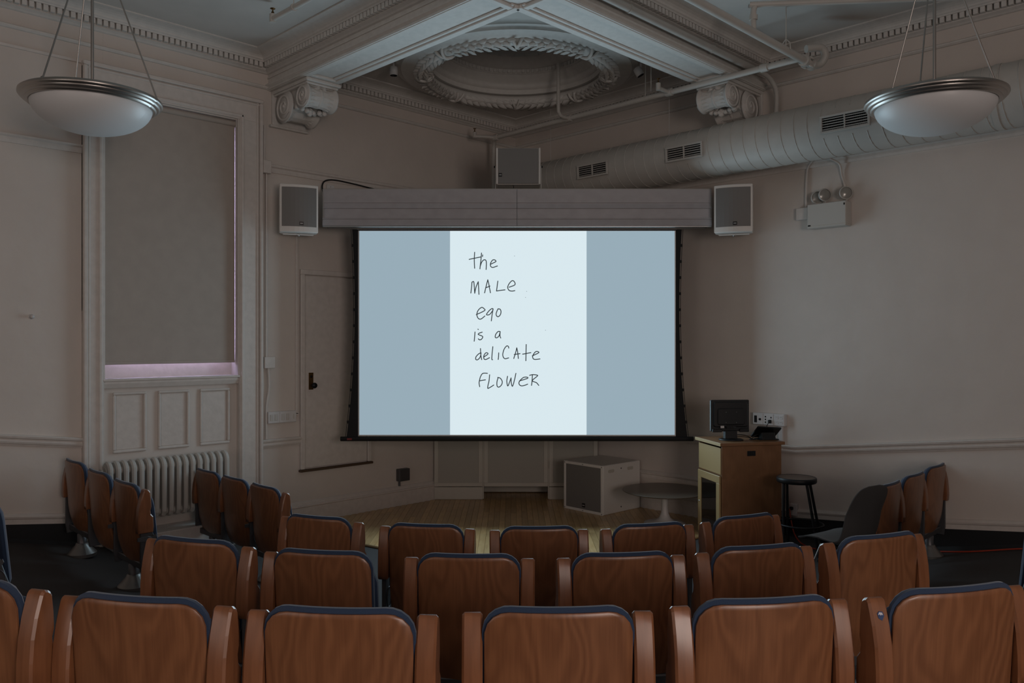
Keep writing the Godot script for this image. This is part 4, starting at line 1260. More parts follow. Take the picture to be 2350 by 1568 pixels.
# ---------------------------------------------------------------- furniture on and by the stage
func corner_cabinet() -> void:
	var t := thing("corner_cabinet", "grey-beige built-in cabinet with mesh doors across the corner under the screen", "cabinet", dg(0, 1.04, 0.012), PI / 4)
	# three fronts; the middle one hangs above an open toe space
	for d in [[-0.985, -0.40, 0.09], [-0.385, 0.385, 0.02], [0.40, 0.985, 0.09]]:
		var x0: float = d[0]
		var x1: float = d[1]
		var lo := 0.16
		var fr := start()
		for e in [[Vector3(x0, lo, -0.02), Vector3(x1, lo + 0.045, 0.0)], [Vector3(x0, 1.40, -0.02), Vector3(x1, 1.445, 0.0)], [Vector3(x0, lo + 0.045, -0.02), Vector3(x0 + 0.05, 1.40, 0.0)], [Vector3(x1 - 0.05, lo + 0.045, -0.02), Vector3(x1, 1.40, 0.0)]]:
			span(fr, e[0], e[1], 0.003)
		var door := part(t, "cabinet_door", done(fr), M.cabinet_paint)
		part(door, "mesh_panel", box(Vector3(x1 - x0 - 0.09, 1.2, 0.006), 0.001, Vector3((x0 + x1) / 2, 0.80, -0.012)), M.cabinet_mesh)
		if absf(x0 + x1) > 0.1:
			part(t, "plinth", box(Vector3(x1 - x0, 0.15, 0.02), 0.003, Vector3((x0 + x1) / 2, 0.077, -0.02)), M.cabinet_paint)
	part(t, "post", box(Vector3(0.014, 1.44, 0.03), 0.002, Vector3(-0.3925, 0.73, -0.02)), M.cabinet_paint)
	part(t, "post", box(Vector3(0.014, 1.44, 0.03), 0.002, Vector3(0.3925, 0.73, -0.02)), M.cabinet_paint)
	part(t, "hinge", tube_mesh([Vector3(0.39, 0.38, 0.004), Vector3(0.39, 0.47, 0.004)], 0.007, 8), M.cabinet_paint)
	for x in [-0.41, 0.41]:
		part(t, "inner_side", box(Vector3(0.018, 1.43, 0.42), 0.003, Vector3(x, 0.725, -0.24)), M.cabinet_paint)
	part(t, "bottom_board", box(Vector3(0.80, 0.018, 0.42), 0.003, Vector3(0, 0.172, -0.24)), M.cabinet_paint)
	part(t, "back_board", box(Vector3(0.80, 1.43, 0.018), 0.003, Vector3(0, 0.725, -0.46)), M.cabinet_paint)
	part(t, "cabinet_top", box(Vector3(1.6, 0.03, 0.2), 0.004, Vector3(0, 1.46, -0.11)), M.cabinet_paint)

func round_table() -> void:
	var t := thing("round_table", "low round tulip table with dark top and white pedestal on the stage", "table", dg(1.555, 2.29, 0.012))
	part(t, "table_top", lathe_mesh([Vector2(0, 0.325), Vector2(0.36, 0.325), Vector2(0.40, 0.33), Vector2(0.438, 0.342), Vector2(0.442, 0.347), Vector2(0.438, 0.35), Vector2(0.438, 0.35), Vector2(0, 0.35)], 72), M.table_top)
	part(t, "pedestal", lathe_mesh([Vector2(0.0, 0.0), Vector2(0.215, 0.0), Vector2(0.215, 0.006), Vector2(0.18, 0.014), Vector2(0.10, 0.03), Vector2(0.06, 0.06), Vector2(0.04, 0.11), Vector2(0.032, 0.18), Vector2(0.036, 0.26), Vector2(0.06, 0.31), Vector2(0.11, 0.325)], 40), M.white_plastic)

func podium() -> void:
	# local x along the side that faces the audience, z out of it; origin at the near left bottom corner
	var t := thing("podium", "light wooden equipment podium with a glazed door by the right wall", "podium", dg(1.925, 3.17, 0.0), PI / 4 + deg_to_rad(12.0))
	t.position.y = 0.0
	var W := 0.615
	var D := 0.50
	for e in [["front_board", Vector3(0.0, 0.0, -0.018), Vector3(W, 0.935, 0.0)], ["rear_board", Vector3(0.0, 0.0, -D), Vector3(W, 0.935, -D + 0.018)], ["side_board", Vector3(W - 0.018, 0.0, -D + 0.018), Vector3(W, 0.935, -0.018)], ["bottom_board", Vector3(0.0, 0.02, -D + 0.018), Vector3(W - 0.018, 0.04, -0.018)], ["shelf_board", Vector3(0.0, 0.65, -D + 0.018), Vector3(W - 0.018, 0.67, -0.018)]]:
		var s := start()
		span(s, e[1], e[2], 0.003)
		part(t, e[0], done(s), M.podium_wood)
	part(t, "rack_unit", box(Vector3(0.42, 0.09, 0.40), 0.004, Vector3(0.24, 0.09, -D / 2)), M.black_plastic)
	part(t, "rack_unit", box(Vector3(0.42, 0.045, 0.40), 0.004, Vector3(0.24, 0.165, -D / 2)), M.black_plastic)
	part(t, "top_board", box(Vector3(W + 0.05, 0.03, D + 0.05), 0.004, Vector3(W / 2, 0.951, -D / 2)), M.podium_wood)
	part(t, "edge_band", box(Vector3(0.004, 0.03, D + 0.05), 0.001, Vector3(-0.027, 0.951, -D / 2)), M.podium_edge)
	# door on the left face: pale frame with smoked pane
	var fr := start()
	for e in [[Vector3(-0.02, 0.04, -D + 0.02), Vector3(-0.002, 0.10, -0.015)], [Vector3(-0.02, 0.58, -D + 0.02), Vector3(-0.002, 0.65, -0.015)], [Vector3(-0.02, 0.10, -D + 0.02), Vector3(-0.002, 0.58, -D + 0.09)], [Vector3(-0.02, 0.10, -0.085), Vector3(-0.002, 0.58, -0.015)]]:
		span(fr, e[0], e[1], 0.003)
	var door := part(t, "glazed_door", done(fr), M.podium_edge)
	part(door, "door_pane", box(Vector3(0.004, 0.49, D - 0.16), 0.001, Vector3(-0.012, 0.34, -D / 2 + 0.002)), M.smoked_pane)
	part(door, "door_lock", lathe_mesh([Vector2(0.008, 0), Vector2(0.008, 0.006), Vector2(0, 0.007)], 10), M.chrome, Vector3(-0.02, 0.34, -D + 0.055), Vector3(0, 0, PI / 2))
	part(t, "drawer_front", box(Vector3(0.006, 0.25, D - 0.03), 0.002, Vector3(-0.004, 0.79, -D / 2)), M.podium_edge)
	var o := part(t, "power_inlet", box(Vector3(0.085, 0.048, 0.006), 0.002, Vector3(0.30, 0.86, 0.003)), M.black_plastic)
	part(o, "inlet_socket", box(Vector3(0.03, 0.024, 0.004), 0.002, Vector3(0.30, 0.86, 0.007)), M.slot_dark)
	# monitor seen from behind
	var m := thing("monitor", "black computer monitor seen from behind on the podium", "monitor", dg(2.075, 2.93, 0.967), PI / 4 + deg_to_rad(6.0))
	part(m, "foot_plate", lathe_mesh([Vector2(0, 0), Vector2(0.115, 0), Vector2(0.118, 0.006), Vector2(0.10, 0.014), Vector2(0, 0.016)], 40), M.black_plastic)
	part(m, "neck", plate_mesh(PackedVector2Array([Vector2(-0.062, 0.01), Vector2(0.062, 0.01), Vector2(0.058, 0.09), Vector2(-0.058, 0.09)]), -0.05, 0.012, 0.004), M.black_plastic)
	part(m, "bezel", box(Vector3(0.385, 0.305, 0.035), 0.006, Vector3(0, 0.232, -0.04)), M.black_plastic)
	var sh := start()
	plate(sh, round_rect(0.345, 0.245, 0.025, Vector2(0, 0.245)), -0.024, -0.004, 0.008)
	part(m, "rear_shell", done(sh), M.black_plastic)
	part(m, "rear_bulge", plate_mesh(round_rect(0.27, 0.16, 0.02, Vector2(0, 0.225)), -0.006, 0.010, 0.006), M.black_plastic)
	for x in [-0.135, 0.135]:
		part(m, "cable_cover", box(Vector3(0.095, 0.032, 0.03), 0.005, Vector3(x, 0.09, -0.012)), M.black_plastic)
	part(m, "maker_label", box(Vector3(0.036, 0.022, 0.001), 0.0003, Vector3(-0.085, 0.125, -0.003)), M.white_plastic)
	part(m, "port_field", box(Vector3(0.10, 0.038, 0.002), 0.0005, Vector3(0.005, 0.125, -0.003)), M.dark_metal)
	for p in [[-0.052, 0.268], [0.052, 0.268], [-0.052, 0.168], [0.052, 0.168]]:
		part(m, "screw", lathe_mesh([Vector2(0.004, 0), Vector2(0.003, 0.002), Vector2(0, 0.002)], 8), M.chrome, Vector3(p[0], p[1], 0.010), Vector3(PI / 2, 0, 0))
	for k in 3:
		part(m, "port", box(Vector3(0.012, 0.008, 0.003), 0.0005, Vector3(0.03 + 0.016 * (k % 2), 0.118 + 0.012 * (k / 2), -0.002)), M.chrome)
	# touch panel on its wedge
	var p := thing("touch_panel", "black tilted touch panel on a wedge stand beside the monitor", "touch panel", dg(2.435, 2.905, 0.967), PI / 4 + deg_to_rad(8.0))
	part(p, "stand_base", box(Vector3(0.20, 0.008, 0.14), 0.003, Vector3(0, 0.004, -0.02)), M.black_plastic)
	var wd := start()
	plate(wd, PackedVector2Array([Vector2(0.045, 0.006), Vector2(0.02, 0.07), Vector2(-0.03, 0.085), Vector2(-0.06, 0.006)]), -0.07, 0.07, 0.008)
	part(p, "wedge", done(wd), M.black_plastic, Vector3.ZERO, Vector3(0, -PI / 2, 0))
	part(p, "tablet", plate_mesh(round_rect(0.255, 0.17, 0.01), -0.008, 0.008, 0.003), M.black_plastic, Vector3(-0.0, 0.068, -0.03), Vector3(0.85, 0, deg_to_rad(-7.0)))
	var c := thing("monitor_cables", "black cables looping from the monitor to the grommet on the podium", "cable", dg(2.27, 2.90, 0.967), PI / 4)
	part(c, "cable", tube_mesh(smooth_path([Vector3(-0.15, 0.045, -0.02), Vector3(-0.08, 0.045, 0.0), Vector3(-0.02, 0.03, 0.0), Vector3(0.02, 0.004, 0.0)]), 0.004, 8), M.rubber)
	part(c, "cable", tube_mesh(smooth_path([Vector3(-0.15, 0.03, -0.02), Vector3(-0.07, 0.028, 0.01), Vector3(-0.01, 0.018, 0.0), Vector3(0.015, 0.004, 0.0)]), 0.003, 8), M.rubber)
	part(c, "cable", tube_mesh(smooth_path([Vector3(0.10, 0.05, -0.03), Vector3(0.06, 0.045, 0.0), Vector3(0.03, 0.025, 0.0), Vector3(0.02, 0.004, 0.0)]), 0.004, 8), M.rubber)
	part(c, "grommet", lathe_mesh([Vector2(0.034, 0), Vector2(0.032, 0.004), Vector2(0, 0.005)], 20), M.rubber, Vector3(0.022, 0, 0))

func stool() -> void:
	var at := dg(2.515, 3.48)
	at.y = floor_y(at.x, at.z) - 0.006
	var t := thing("stool", "tall black metal stool with a round seat beside the podium", "stool", at, PI / 4)
	var H := 0.70
	part(t, "seat", lathe_mesh([Vector2(0, H), Vector2(0.155, H), Vector2(0.163, H + 0.004), Vector2(0.163, H + 0.004), Vector2(0, H + 0.006)], 40), M.stool_seat)
	part(t, "seat_rim", lathe_mesh([Vector2(0.14, H - 0.04), Vector2(0.168, H - 0.04), Vector2(0.174, H - 0.03), Vector2(0.174, H - 0.004), Vector2(0.168, H + 0.006), Vector2(0.158, H + 0.006), Vector2(0.156, H)], 48), M.dark_metal)
	for k in 4:
		var w := k * PI / 2 + 1.25
		var d := Vector3(cos(w), 0, sin(w))
		var foot := d * 0.215 + Vector3(0.06, 0.0, 0)
		var leg := part(t, "leg", tube_mesh([d * 0.135 + Vector3.UP * (H - 0.02), foot + Vector3.UP * 0.02], 0.0125, 10), M.dark_metal)
		part(leg, "rubber_foot", lathe_mesh([Vector2(0, 0), Vector2(0.017, 0), Vector2(0.017, 0.03), Vector2(0, 0.03)], 10), M.rubber, foot)
	var ring := []
	for i in 49:
		var w := TAU * i / 48
		ring.append(Vector3(0.036 + cos(w) * 0.195, 0.285, sin(w) * 0.195))
	part(t, "foot_ring", tube_mesh(ring, 0.009, 8), M.dark_metal)

func shell_chair() -> void:
	var at := dg(2.31, 4.98)
	at.y = floor_y(at.x, at.z) - 0.006
	# local x is the sitter's left-right, the sitter looks to -z
	var t := thing("shell_chair", "grey moulded plastic side chair facing the podium", "chair", at, PI / 4 + deg_to_rad(33.0))
	# shell: side profile (z, y, half width), front edge of the seat to the top of the back
	var prof := [[-0.235, 0.425, 0.16], [-0.215, 0.44, 0.205], [-0.12, 0.445, 0.225], [0.0, 0.43, 0.232], [0.09, 0.425, 0.228], [0.145, 0.45, 0.218], [0.175, 0.51, 0.21], [0.195, 0.59, 0.208], [0.212, 0.67, 0.205], [0.230, 0.76, 0.198], [0.240, 0.815, 0.175], [0.244, 0.845, 0.13], [0.246, 0.86, 0.06]]
	var s := start()
	s.set_smooth_group(1)
	var P := []
	var fine := []
	for i in prof.size() - 1:
		for k in 3:
			var v0 := Vector3(prof[i][0], prof[i][1], prof[i][2])
			var v1 := Vector3(prof[i + 1][0], prof[i + 1][1], prof[i + 1][2])
			var pa = prof[maxi(i - 1, 0)]
			var pb = prof[mini(i + 2, prof.size() - 1)]
			fine.append(v0.cubic_interpolate(v1, Vector3(pa[0], pa[1], pa[2]), Vector3(pb[0], pb[1], pb[2]), k / 3.0))
	fine.append(Vector3(prof[-1][0], prof[-1][1], prof[-1][2]))
	for i in fine.size():
		var t0: Vector3 = fine[mini(i + 1, fine.size() - 1)] - fine[maxi(i - 1, 0)]
		var nrm := Vector3(0, t0.x, -t0.y).normalized()      # towards the sitter
		var lip: float = 0.045 * clampf((fine[i].x + 0.24) / 0.2, 0.0, 1.0) * clampf((0.87 - fine[i].y) / 0.22, 0.0, 1.0)
		var row := []
		for k in 13:
			var u := (k - 6) / 6.0
			row.append(Vector3(u * fine[i].z, fine[i].y, fine[i].x) + nrm * lip * pow(absf(u), 2.6))
		P.append([row, nrm])
	for sd in [0.0, -0.007]:
		for i in P.size() - 1:
			for k in 12:
				var o: Vector3 = P[i][1] * (1.0 if sd == 0.0 else -1.0)
				quad(s, P[i][0][k] + P[i][1] * sd, P[i][0][k + 1] + P[i][1] * sd, P[i + 1][0][k + 1] + P[i + 1][1] * sd, P[i + 1][0][k] + P[i + 1][1] * sd, o)
	s.set_smooth_group(2)
	for i in P.size() - 1:
		for k in [0, 12]:
			quad(s, P[i][0][k], P[i + 1][0][k], P[i + 1][0][k] - P[i + 1][1] * 0.007, P[i][0][k] - P[i][1] * 0.007, Vector3(k - 6, 0, 0))
	for k in 12:
		for i in [0, P.size() - 1]:
			quad(s, P[i][0][k], P[i][0][k + 1], P[i][0][k + 1] - P[i][1] * 0.007, P[i][0][k] - P[i][1] * 0.007, Vector3(0, 0.2, -1) if i == 0 else Vector3.UP)
	part(t, "shell", done(s), M.grey_shell)
	for k in [[-1, -1], [1, -1], [-1, 1], [1, 1]]:
		part(t, "leg", tube_mesh([Vector3(k[0] * 0.11, 0.415, k[1] * 0.09), Vector3(k[0] * 0.215, 0.012, k[1] * 0.20)], 0.0075, 8), M.chrome)
	part(t, "under_frame", box(Vector3(0.24, 0.012, 0.20), 0.003, Vector3(0, 0.412, 0)), M.dark_metal)

# ---------------------------------------------------------------- duct, pipes and small wall fittings
func duct() -> void:
	var r := 0.255
	var zc := 0.33
	var yc := 3.865
	var t := thing("air_duct", "large round spiral air duct along the right wall with three grilles", "duct", Vector3(0.75, yc, zc))
	var L := FAR - 0.78
	var s := start()
	lathe(s, [Vector2(0, 0), Vector2(r - 0.03, 0.0), Vector2(r, 0.03)], 48)
	part(t, "duct_cap", done(s), M.duct_paint, Vector3.ZERO, Vector3(0, 0, -PI / 2))
	# skin, left open where the grilles sit
	var stops := [0.03]
	for x in [1.803, 3.0, 4.636]:
		stops.append_array([x - 0.75 - 0.206, x - 0.75 + 0.206])
	stops.append(L)
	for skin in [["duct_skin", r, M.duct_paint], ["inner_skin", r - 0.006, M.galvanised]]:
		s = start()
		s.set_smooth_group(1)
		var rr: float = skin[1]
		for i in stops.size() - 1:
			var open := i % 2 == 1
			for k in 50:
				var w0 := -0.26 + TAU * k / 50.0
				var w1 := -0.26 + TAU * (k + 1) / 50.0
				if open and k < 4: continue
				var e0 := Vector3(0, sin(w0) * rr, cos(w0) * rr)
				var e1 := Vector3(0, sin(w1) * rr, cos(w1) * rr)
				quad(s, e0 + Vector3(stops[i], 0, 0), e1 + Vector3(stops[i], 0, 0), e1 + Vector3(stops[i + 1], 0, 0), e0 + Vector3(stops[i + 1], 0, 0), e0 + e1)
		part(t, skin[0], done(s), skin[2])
	var seams := start()
	var seam := []
	var pitch := 0.128
	for i in int(6.2 / pitch) * 24 + 1:
		var w := TAU * i / 24.0
		var x := 0.05 + pitch * i / 24.0
		var away := true
		for g in [1.803, 3.0, 4.636]:
			if absf(x - (g - 0.75)) < 0.225 and cos(w - PI / 2 + 0.07) > 0.93: away = false
		if away:
			seam.append(Vector3(x, cos(w) * (r + 0.001), sin(w) * (r + 0.001)))
		elif seam.size() > 1:
			tube(seams, seam, 0.0042, 5)
			seam = []
	tube(seams, seam, 0.0042, 5)
	part(t, "spiral_seam", done(seams), M.duct_paint)
	for x in [1.803, 3.0, 4.636]:
		var tilt := 0.06
		var g := start()
		var hw := 0.218
		var hh := 0.078
		for e in [[Vector3(-hw, -hh, 0), Vector3(hw, -hh + 0.02, 0.02)], [Vector3(-hw, hh - 0.02, 0), Vector3(hw, hh, 0.02)], [Vector3(-hw, -hh + 0.02, 0), Vector3(-hw + 0.02, hh - 0.02, 0.02)], [Vector3(hw - 0.02, -hh + 0.02, 0), Vector3(hw, hh - 0.02, 0.02)], [Vector3(-0.006, -hh + 0.02, 0), Vector3(0.006, hh - 0.02, 0.018)]]:
			span(g, e[0], e[1], 0.002)
		var grille := part(t, "grille_frame", done(g), M.duct_paint, Vector3(x - 0.75, -0.018, r + 0.001), Vector3(tilt, 0, 0))
		for k in 5:
			part(grille, "grille_slat", box(Vector3(hw * 2 - 0.04, 0.0065, 0.014), 0.001, Vector3(0, -0.044 + 0.022 * k, 0.010)), M.duct_paint)
		for k in 24:
			part(grille, "grille_bar", box(Vector3(0.003, hh * 2 - 0.04, 0.004), 0.0005, Vector3(-hw + 0.03 + 0.0164 * k, 0, -0.002)), M.galvanised)
	for x in [0.95, 2.66, 7.0]:
		part(t, "hanger_wire", tube_mesh([Vector3(x - 0.75, r * 0.98, 0.02), Vector3(x - 0.75, TOP - yc, 0.02)], 0.0025, 6), M.white_plastic)
	part(t, "collar", tube_mesh([Vector3(5.0, 0, 0), Vector3(5.045, 0, 0)], r + 0.006, 48), M.duct_paint)

func pipes() -> void:
	var y := 4.425
	var z := 0.78
	var t := thing("sprinkler_pipe", "white sprinkler pipe running under the beam along the right wall", "pipe")
	part(t, "main_run", tube_mesh([Vector3(0.42, y, z), Vector3(4.30, y, z)], 0.028, 16), M.duct_paint)
	part(t, "riser_bend", tube_mesh([Vector3(0.42, y, z), Vector3(0.30, y - 0.02, z - 0.1), Vector3(0.27, y - 0.10, z - 0.12), Vector3(0.27, 3.5, z - 0.12)], 0.026, 12), M.duct_paint)
	for x in [0.44, 1.62, 2.95, 3.98]:
		part(t, "coupling", tube_mesh([Vector3(x - 0.035, y, z), Vector3(x + 0.035, y, z)], 0.038, 16), M.duct_paint)
	# branches
	part(t, "branch", tube_mesh(smooth_path([Vector3(0.42, y, z), Vector3(0.36, y, z + 0.13), Vector3(0.29, y, z + 0.22)]), 0.02, 12), M.duct_paint)
	part(t, "branch", tube_mesh(smooth_path([Vector3(1.62, y, z), Vector3(1.62, y, z + 0.12), Vector3(1.62, y + 0.03, z + 0.165), Vector3(1.62, y + 0.10, z + 0.18), Vector3(1.62, 5.0, z + 0.18)], 5), 0.02, 12), M.duct_paint)
	part(t, "branch", tube_mesh([Vector3(2.95, y, z), Vector3(2.95, y, z + 0.19)], 0.02, 12), M.duct_paint)
	for p in [Vector3(0.29, y, z + 0.22), Vector3(2.95, y, z + 0.19)]:
		var el := part(t, "elbow", tube_mesh([p + Vector3(0, -0.02, 0), p + Vector3(0, 0.05, 0)], 0.024, 12), M.duct_paint)
		var hd := part(el, "sprinkler_head", lathe_mesh([Vector2(0.012, 0.05), Vector2(0.012, 0.062), Vector2(0.006, 0.066), Vector2(0.006, 0.09), Vector2(0.02, 0.092), Vector2(0.02, 0.095), Vector2(0, 0.096)], 12), M.brass, p)
		hd.position = p
	for x in [2.66, 2.80]:
		part(t, "hanger", tube_mesh([Vector3(x, y + 0.02, z + (0.0 if x < 2.7 else 0.1)), Vector3(x, TOP, z + (0.0 if x < 2.7 else 0.1))], 0.006, 8), M.duct_paint)
	# the run across the hall
	var u := thing("sprinkler_pipe", "white sprinkler main crossing the ceiling in front of the right beam", "pipe")
	part(u, "main_run", tube_mesh([Vector3(4.32, y, 0.52), Vector3(4.32, y, FAR - 0.2)], 0.034, 16), M.duct_paint)
	for k in [0.56, 0.70]:
		part(u, "flange", tube_mesh([Vector3(4.32, y, k - 0.02), Vector3(4.32, y, k + 0.02)], 0.052, 16), M.duct_paint)
	part(u, "elbow", tube_mesh(smooth_path([Vector3(4.32, y, 0.54), Vector3(4.36, y + 0.02, 0.46), Vector3(4.40, y + 0.09, 0.45), Vector3(4.38, y + 0.15, 0.50), Vector3(4.30, y + 0.13, 0.62)]), 0.034, 14), M.duct_paint)
	for k in 4:
		part(u, "flange_bolt", lathe_mesh([Vector2(0.011, -0.035), Vector2(0.011, 0.035), Vector2(0, 0.036)], 6), M.duct_paint, Vector3(4.32 + cos(k * PI / 2 + 0.7) * 0.05, y + sin(k * PI / 2 + 0.7) * 0.05, 0.63), Vector3(PI / 2, 0, 0))
	part(u, "branch", tube_mesh(smooth_path([Vector3(4.32, y, 1.62), Vector3(4.32, y + 0.17, 1.62), Vector3(4.34, y + 0.215, 1.605), Vector3(4.40, y + 0.225, 1.56), Vector3(5.6, y + 0.225, 0.55)], 4), 0.024, 12), M.duct_paint)
	part(u, "coupling", tube_mesh([Vector3(4.32, y + 0.10, 1.62), Vector3(4.32, y + 0.14, 1.62)], 0.034, 12), M.duct_paint)
	part(u, "hanger", tube_mesh([Vector3(4.32, y + 0.03, 1.05), Vector3(4.32, TOP, 1.05)], 0.005, 8), M.duct_paint)
	part(u, "hanger_loop", tube_mesh([Vector3(4.28, y, 1.05), Vector3(4.285, y + 0.06, 1.05), Vector3(4.32, y + 0.10, 1.05), Vector3(4.355, y + 0.06, 1.05), Vector3(4.36, y, 1.05)], 0.006, 6), M.duct_paint)
	# conduit along the beam, with its hose down to the duct
	var c := thing("beam_conduit", "painted conduit clipped along the face of the right beam and bent down to the duct", "conduit")
	part(c, "conduit_run", tube_mesh([Vector3(3.66, 4.585, 0.30), Vector3(3.66, 4.585, 6.5)], 0.032, 16), M.duct_paint)
	for k in [1.15, 2.4, 3.65]:
		part(c, "clip", tube_mesh([Vector3(3.66, 4.585, k - 0.012), Vector3(3.66, 4.585, k + 0.012)], 0.037, 16), M.duct_paint)
	part(c, "hose", tube_mesh(smooth_path([Vector3(3.70, 4.56, 0.38), Vector3(3.74, 4.52, 0.24), Vector3(3.76, 4.42, 0.13), Vector3(3.75, 4.28, 0.09), Vector3(3.74, 4.10, 0.10)]), 0.024, 12), M.duct_paint)
	# the short pipe over the left side
	var e := thing("sprinkler_pipe", "white sprinkler pipe with one brass head under the ceiling at upper left", "pipe")
	part(e, "main_run", tube_mesh([Vector3(1.27, 4.66, 4.22), Vector3(5.6, 4.66, 4.16)], 0.022, 14), M.duct_paint)
	var el2 := part(e, "elbow", tube_mesh([Vector3(1.28, 4.63, 4.22), Vector3(1.28, 4.70, 4.22)], 0.027, 14), M.duct_paint)
	part(el2, "sprinkler_head", lathe_mesh([Vector2(0.012, 0.03), Vector2(0.012, 0.05), Vector2(0.006, 0.054), Vector2(0.006, 0.075), Vector2(0.022, 0.077), Vector2(0.022, 0.08), Vector2(0, 0.081)], 12), M.brass, Vector3(1.28, 4.67, 4.22))
	part(e, "hanger", tube_mesh([Vector3(1.62, 4.68, 4.215), Vector3(1.62, TOP, 4.215)], 0.005, 8), M.duct_paint)
	part(e, "hanger_clip", tube_mesh([Vector3(1.61, 4.66, 4.215), Vector3(1.63, 4.66, 4.215)], 0.03, 14), M.duct_paint)

func spot_can(at: Vector3, label: String, tilt: Vector3) -> void:
	var t := thing("ceiling_spotlight", label, "spotlight", at, 0.0, "small white spotlights in the corner bay")
	part(t, "can", lathe_mesh([Vector2(0.038, 0.0), Vector2(0.042, 0.0), Vector2(0.042, 0.085), Vector2(0.036, 0.09), Vector2(0, 0.09)], 24), M.white_plastic, Vector3.ZERO, tilt)
	part(t, "reflector", lathe_mesh([Vector2(0.038, 0.0), Vector2(0.02, 0.045), Vector2(0, 0.05)], 24), M.dark_metal, Vector3.ZERO, tilt)
	part(t, "mount", tube_mesh([Vector3(0, 0.08, 0), Vector3(0, TOP - at.y, 0)], 0.012, 10), M.white_plastic)

func fittings() -> void:
	spot_can(Vector3(0.83, 4.66, 2.62), "small white ceiling spotlight left of the plaster wreath", Vector3.ZERO)
	spot_can(Vector3(2.63, 4.66, 0.82), "small white ceiling spotlight right of the plaster wreath, tilted", Vector3(0.3, 0, 0.4))
	# emergency light with three heads
	var t := thing("emergency_light", "beige emergency light box with three round lamp heads on the right wall", "emergency light", Vector3(4.27, 3.0, 0.0))
	part(t, "battery_case", box(Vector3(0.37, 0.23, 0.13), 0.005, Vector3(0, 0.12, 0.068)), M.cream_enamel)
	part(t, "lid_seam", box(Vector3(0.374, 0.006, 0.132), 0.001, Vector3(0, 0.024, 0.069)), M.cabinet_paint)
	part(t, "test_switch", box(Vector3(0.012, 0.02, 0.003), 0.001, Vector3(0.17, 0.205, 0.134)), M.slot_dark)
	part(t, "indicator", box(Vector3(0.026, 0.014, 0.003), 0.001, Vector3(-0.165, 0.03, 0.134)), M.slot_dark)
	for h in [[-0.115, 0.305, 0.06, 0.5], [-0.03, 0.315, 0.10, 0.9], [0.155, 0.315, 0.06, 0.7]]:
		var g := part(t, "lamp_head", lathe_mesh([Vector2(0, -0.055), Vector2(0.03, -0.05), Vector2(0.052, -0.02), Vector2(0.058, 0.0), Vector2(0.062, 0.004), Vector2(0.062, 0.012), Vector2(0.054, 0.014)], 28), M.cream_enamel, Vector3(h[0], h[1], h[2]), Vector3(PI / 2 + 0.12, 0, 0))
		g.rotation = Vector3(PI / 2, 0, 0)
		g.rotate_y(h[3])
		var ln := part(g, "lens", lathe_mesh([Vector2(0.054, 0.008), Vector2(0.03, 0.016), Vector2(0, 0.019)], 28), M.lens)
		part(t, "head_stem", tube_mesh([Vector3(h[0], 0.235, h[2] - 0.02), Vector3(h[0], h[1] - 0.03, h[2] - 0.02)], 0.009, 8), M.cream_enamel)
	var j := thing("junction_box", "small painted junction box left of the emergency light with its conduit", "junction box", Vector3(3.99, 3.11, 0.0))
	part(j, "box_cover", box(Vector3(0.115, 0.115, 0.05), 0.004, Vector3(0, 0.06, 0.025)), M.trim_paint)
	part(j, "nipple", tube_mesh([Vector3(0.05, 0.09, 0.03), Vector3(0.10, 0.09, 0.03)], 0.011, 8), M.dark_metal)
	part(j, "conduit_length", tube_mesh(smooth_path([Vector3(0.03, 0.11, 0.02), Vector3(0.035, 0.35, 0.02), Vector3(0.05, 0.50, 0.02), Vector3(0.12, 0.57, 0.05), Vector3(0.20, 0.60, 0.12)]), 0.011, 8), M.trim_paint)
	var k2 := thing("wall_conduit", "thin painted conduit dropping from the duct to the emergency light", "conduit")
	part(k2, "conduit_length", tube_mesh(smooth_path([Vector3(4.30, 3.65, 0.12), Vector3(4.36, 3.60, 0.05), Vector3(4.37, 3.50, 0.02), Vector3(4.40, 3.38, 0.02), Vector3(4.41, 3.24, 0.025)]), 0.010, 8), M.trim_paint)
	# outlet strip behind the podium
	var o := thing("outlet_strip", "white wall box of sockets and connectors above the podium", "outlet", Vector3(3.645, 1.075, 0.0))
	part(o, "backbox", box(Vector3(0.345, 0.118, 0.055), 0.004, Vector3(0, 0.059, 0.028)), M.white_plastic)
	for i in 3:
		var pl := part(o, "cover_plate", box(Vector3(0.108, 0.112, 0.006), 0.002, Vector3((i - 1) * 0.113, 0.059, 0.057)), M.white_plastic)
		if i == 2:
			for q in [[-0.023, 0.085], [0.023, 0.085], [-0.023, 0.035], [0.023, 0.035]]:
				var face := part(pl, "socket", plate_mesh(round_rect(0.034, 0.032, 0.008), 0, 0.003), M.white_plastic, Vector3((i - 1) * 0.113 + q[0], q[1], 0.06))
				for hx in [-0.006, 0.006]:
					part(face, "slot", box(Vector3(0.002, 0.009, 0.001), 0.0003, Vector3(hx, 0.004, 0.0035)), M.slot_dark) 
		elif i == 1:
			for q in [[-0.03, 0.085], [-0.03, 0.058], [-0.03, 0.03], [0.03, 0.08]]:
				part(pl, "jack", box(Vector3(0.012, 0.014, 0.004), 0.001, Vector3(q[0], q[1], 0.061)), M.slot_dark)
			part(pl, "plug", box(Vector3(0.026, 0.034, 0.03), 0.004, Vector3(0.024, 0.04, 0.075)), M.rubber)
		else:
			part(pl, "insert", box(Vector3(0.03, 0.07, 0.004), 0.001, Vector3(-0.138, 0.056, 0.061)), M.slot_dark)
			part(pl, "jack", lathe_mesh([Vector2(0.012, 0), Vector2(0.012, 0.005), Vector2(0, 0.006)], 14), M.slot_dark, Vector3(-0.09, 0.056, 0.06), Vector3(PI / 2, 0, 0))
	part(o, "raceway", box(Vector3(0.045, 0.25, 0.03), 0.003, Vector3(0.115, -0.125, 0.016)), M.white_plastic)
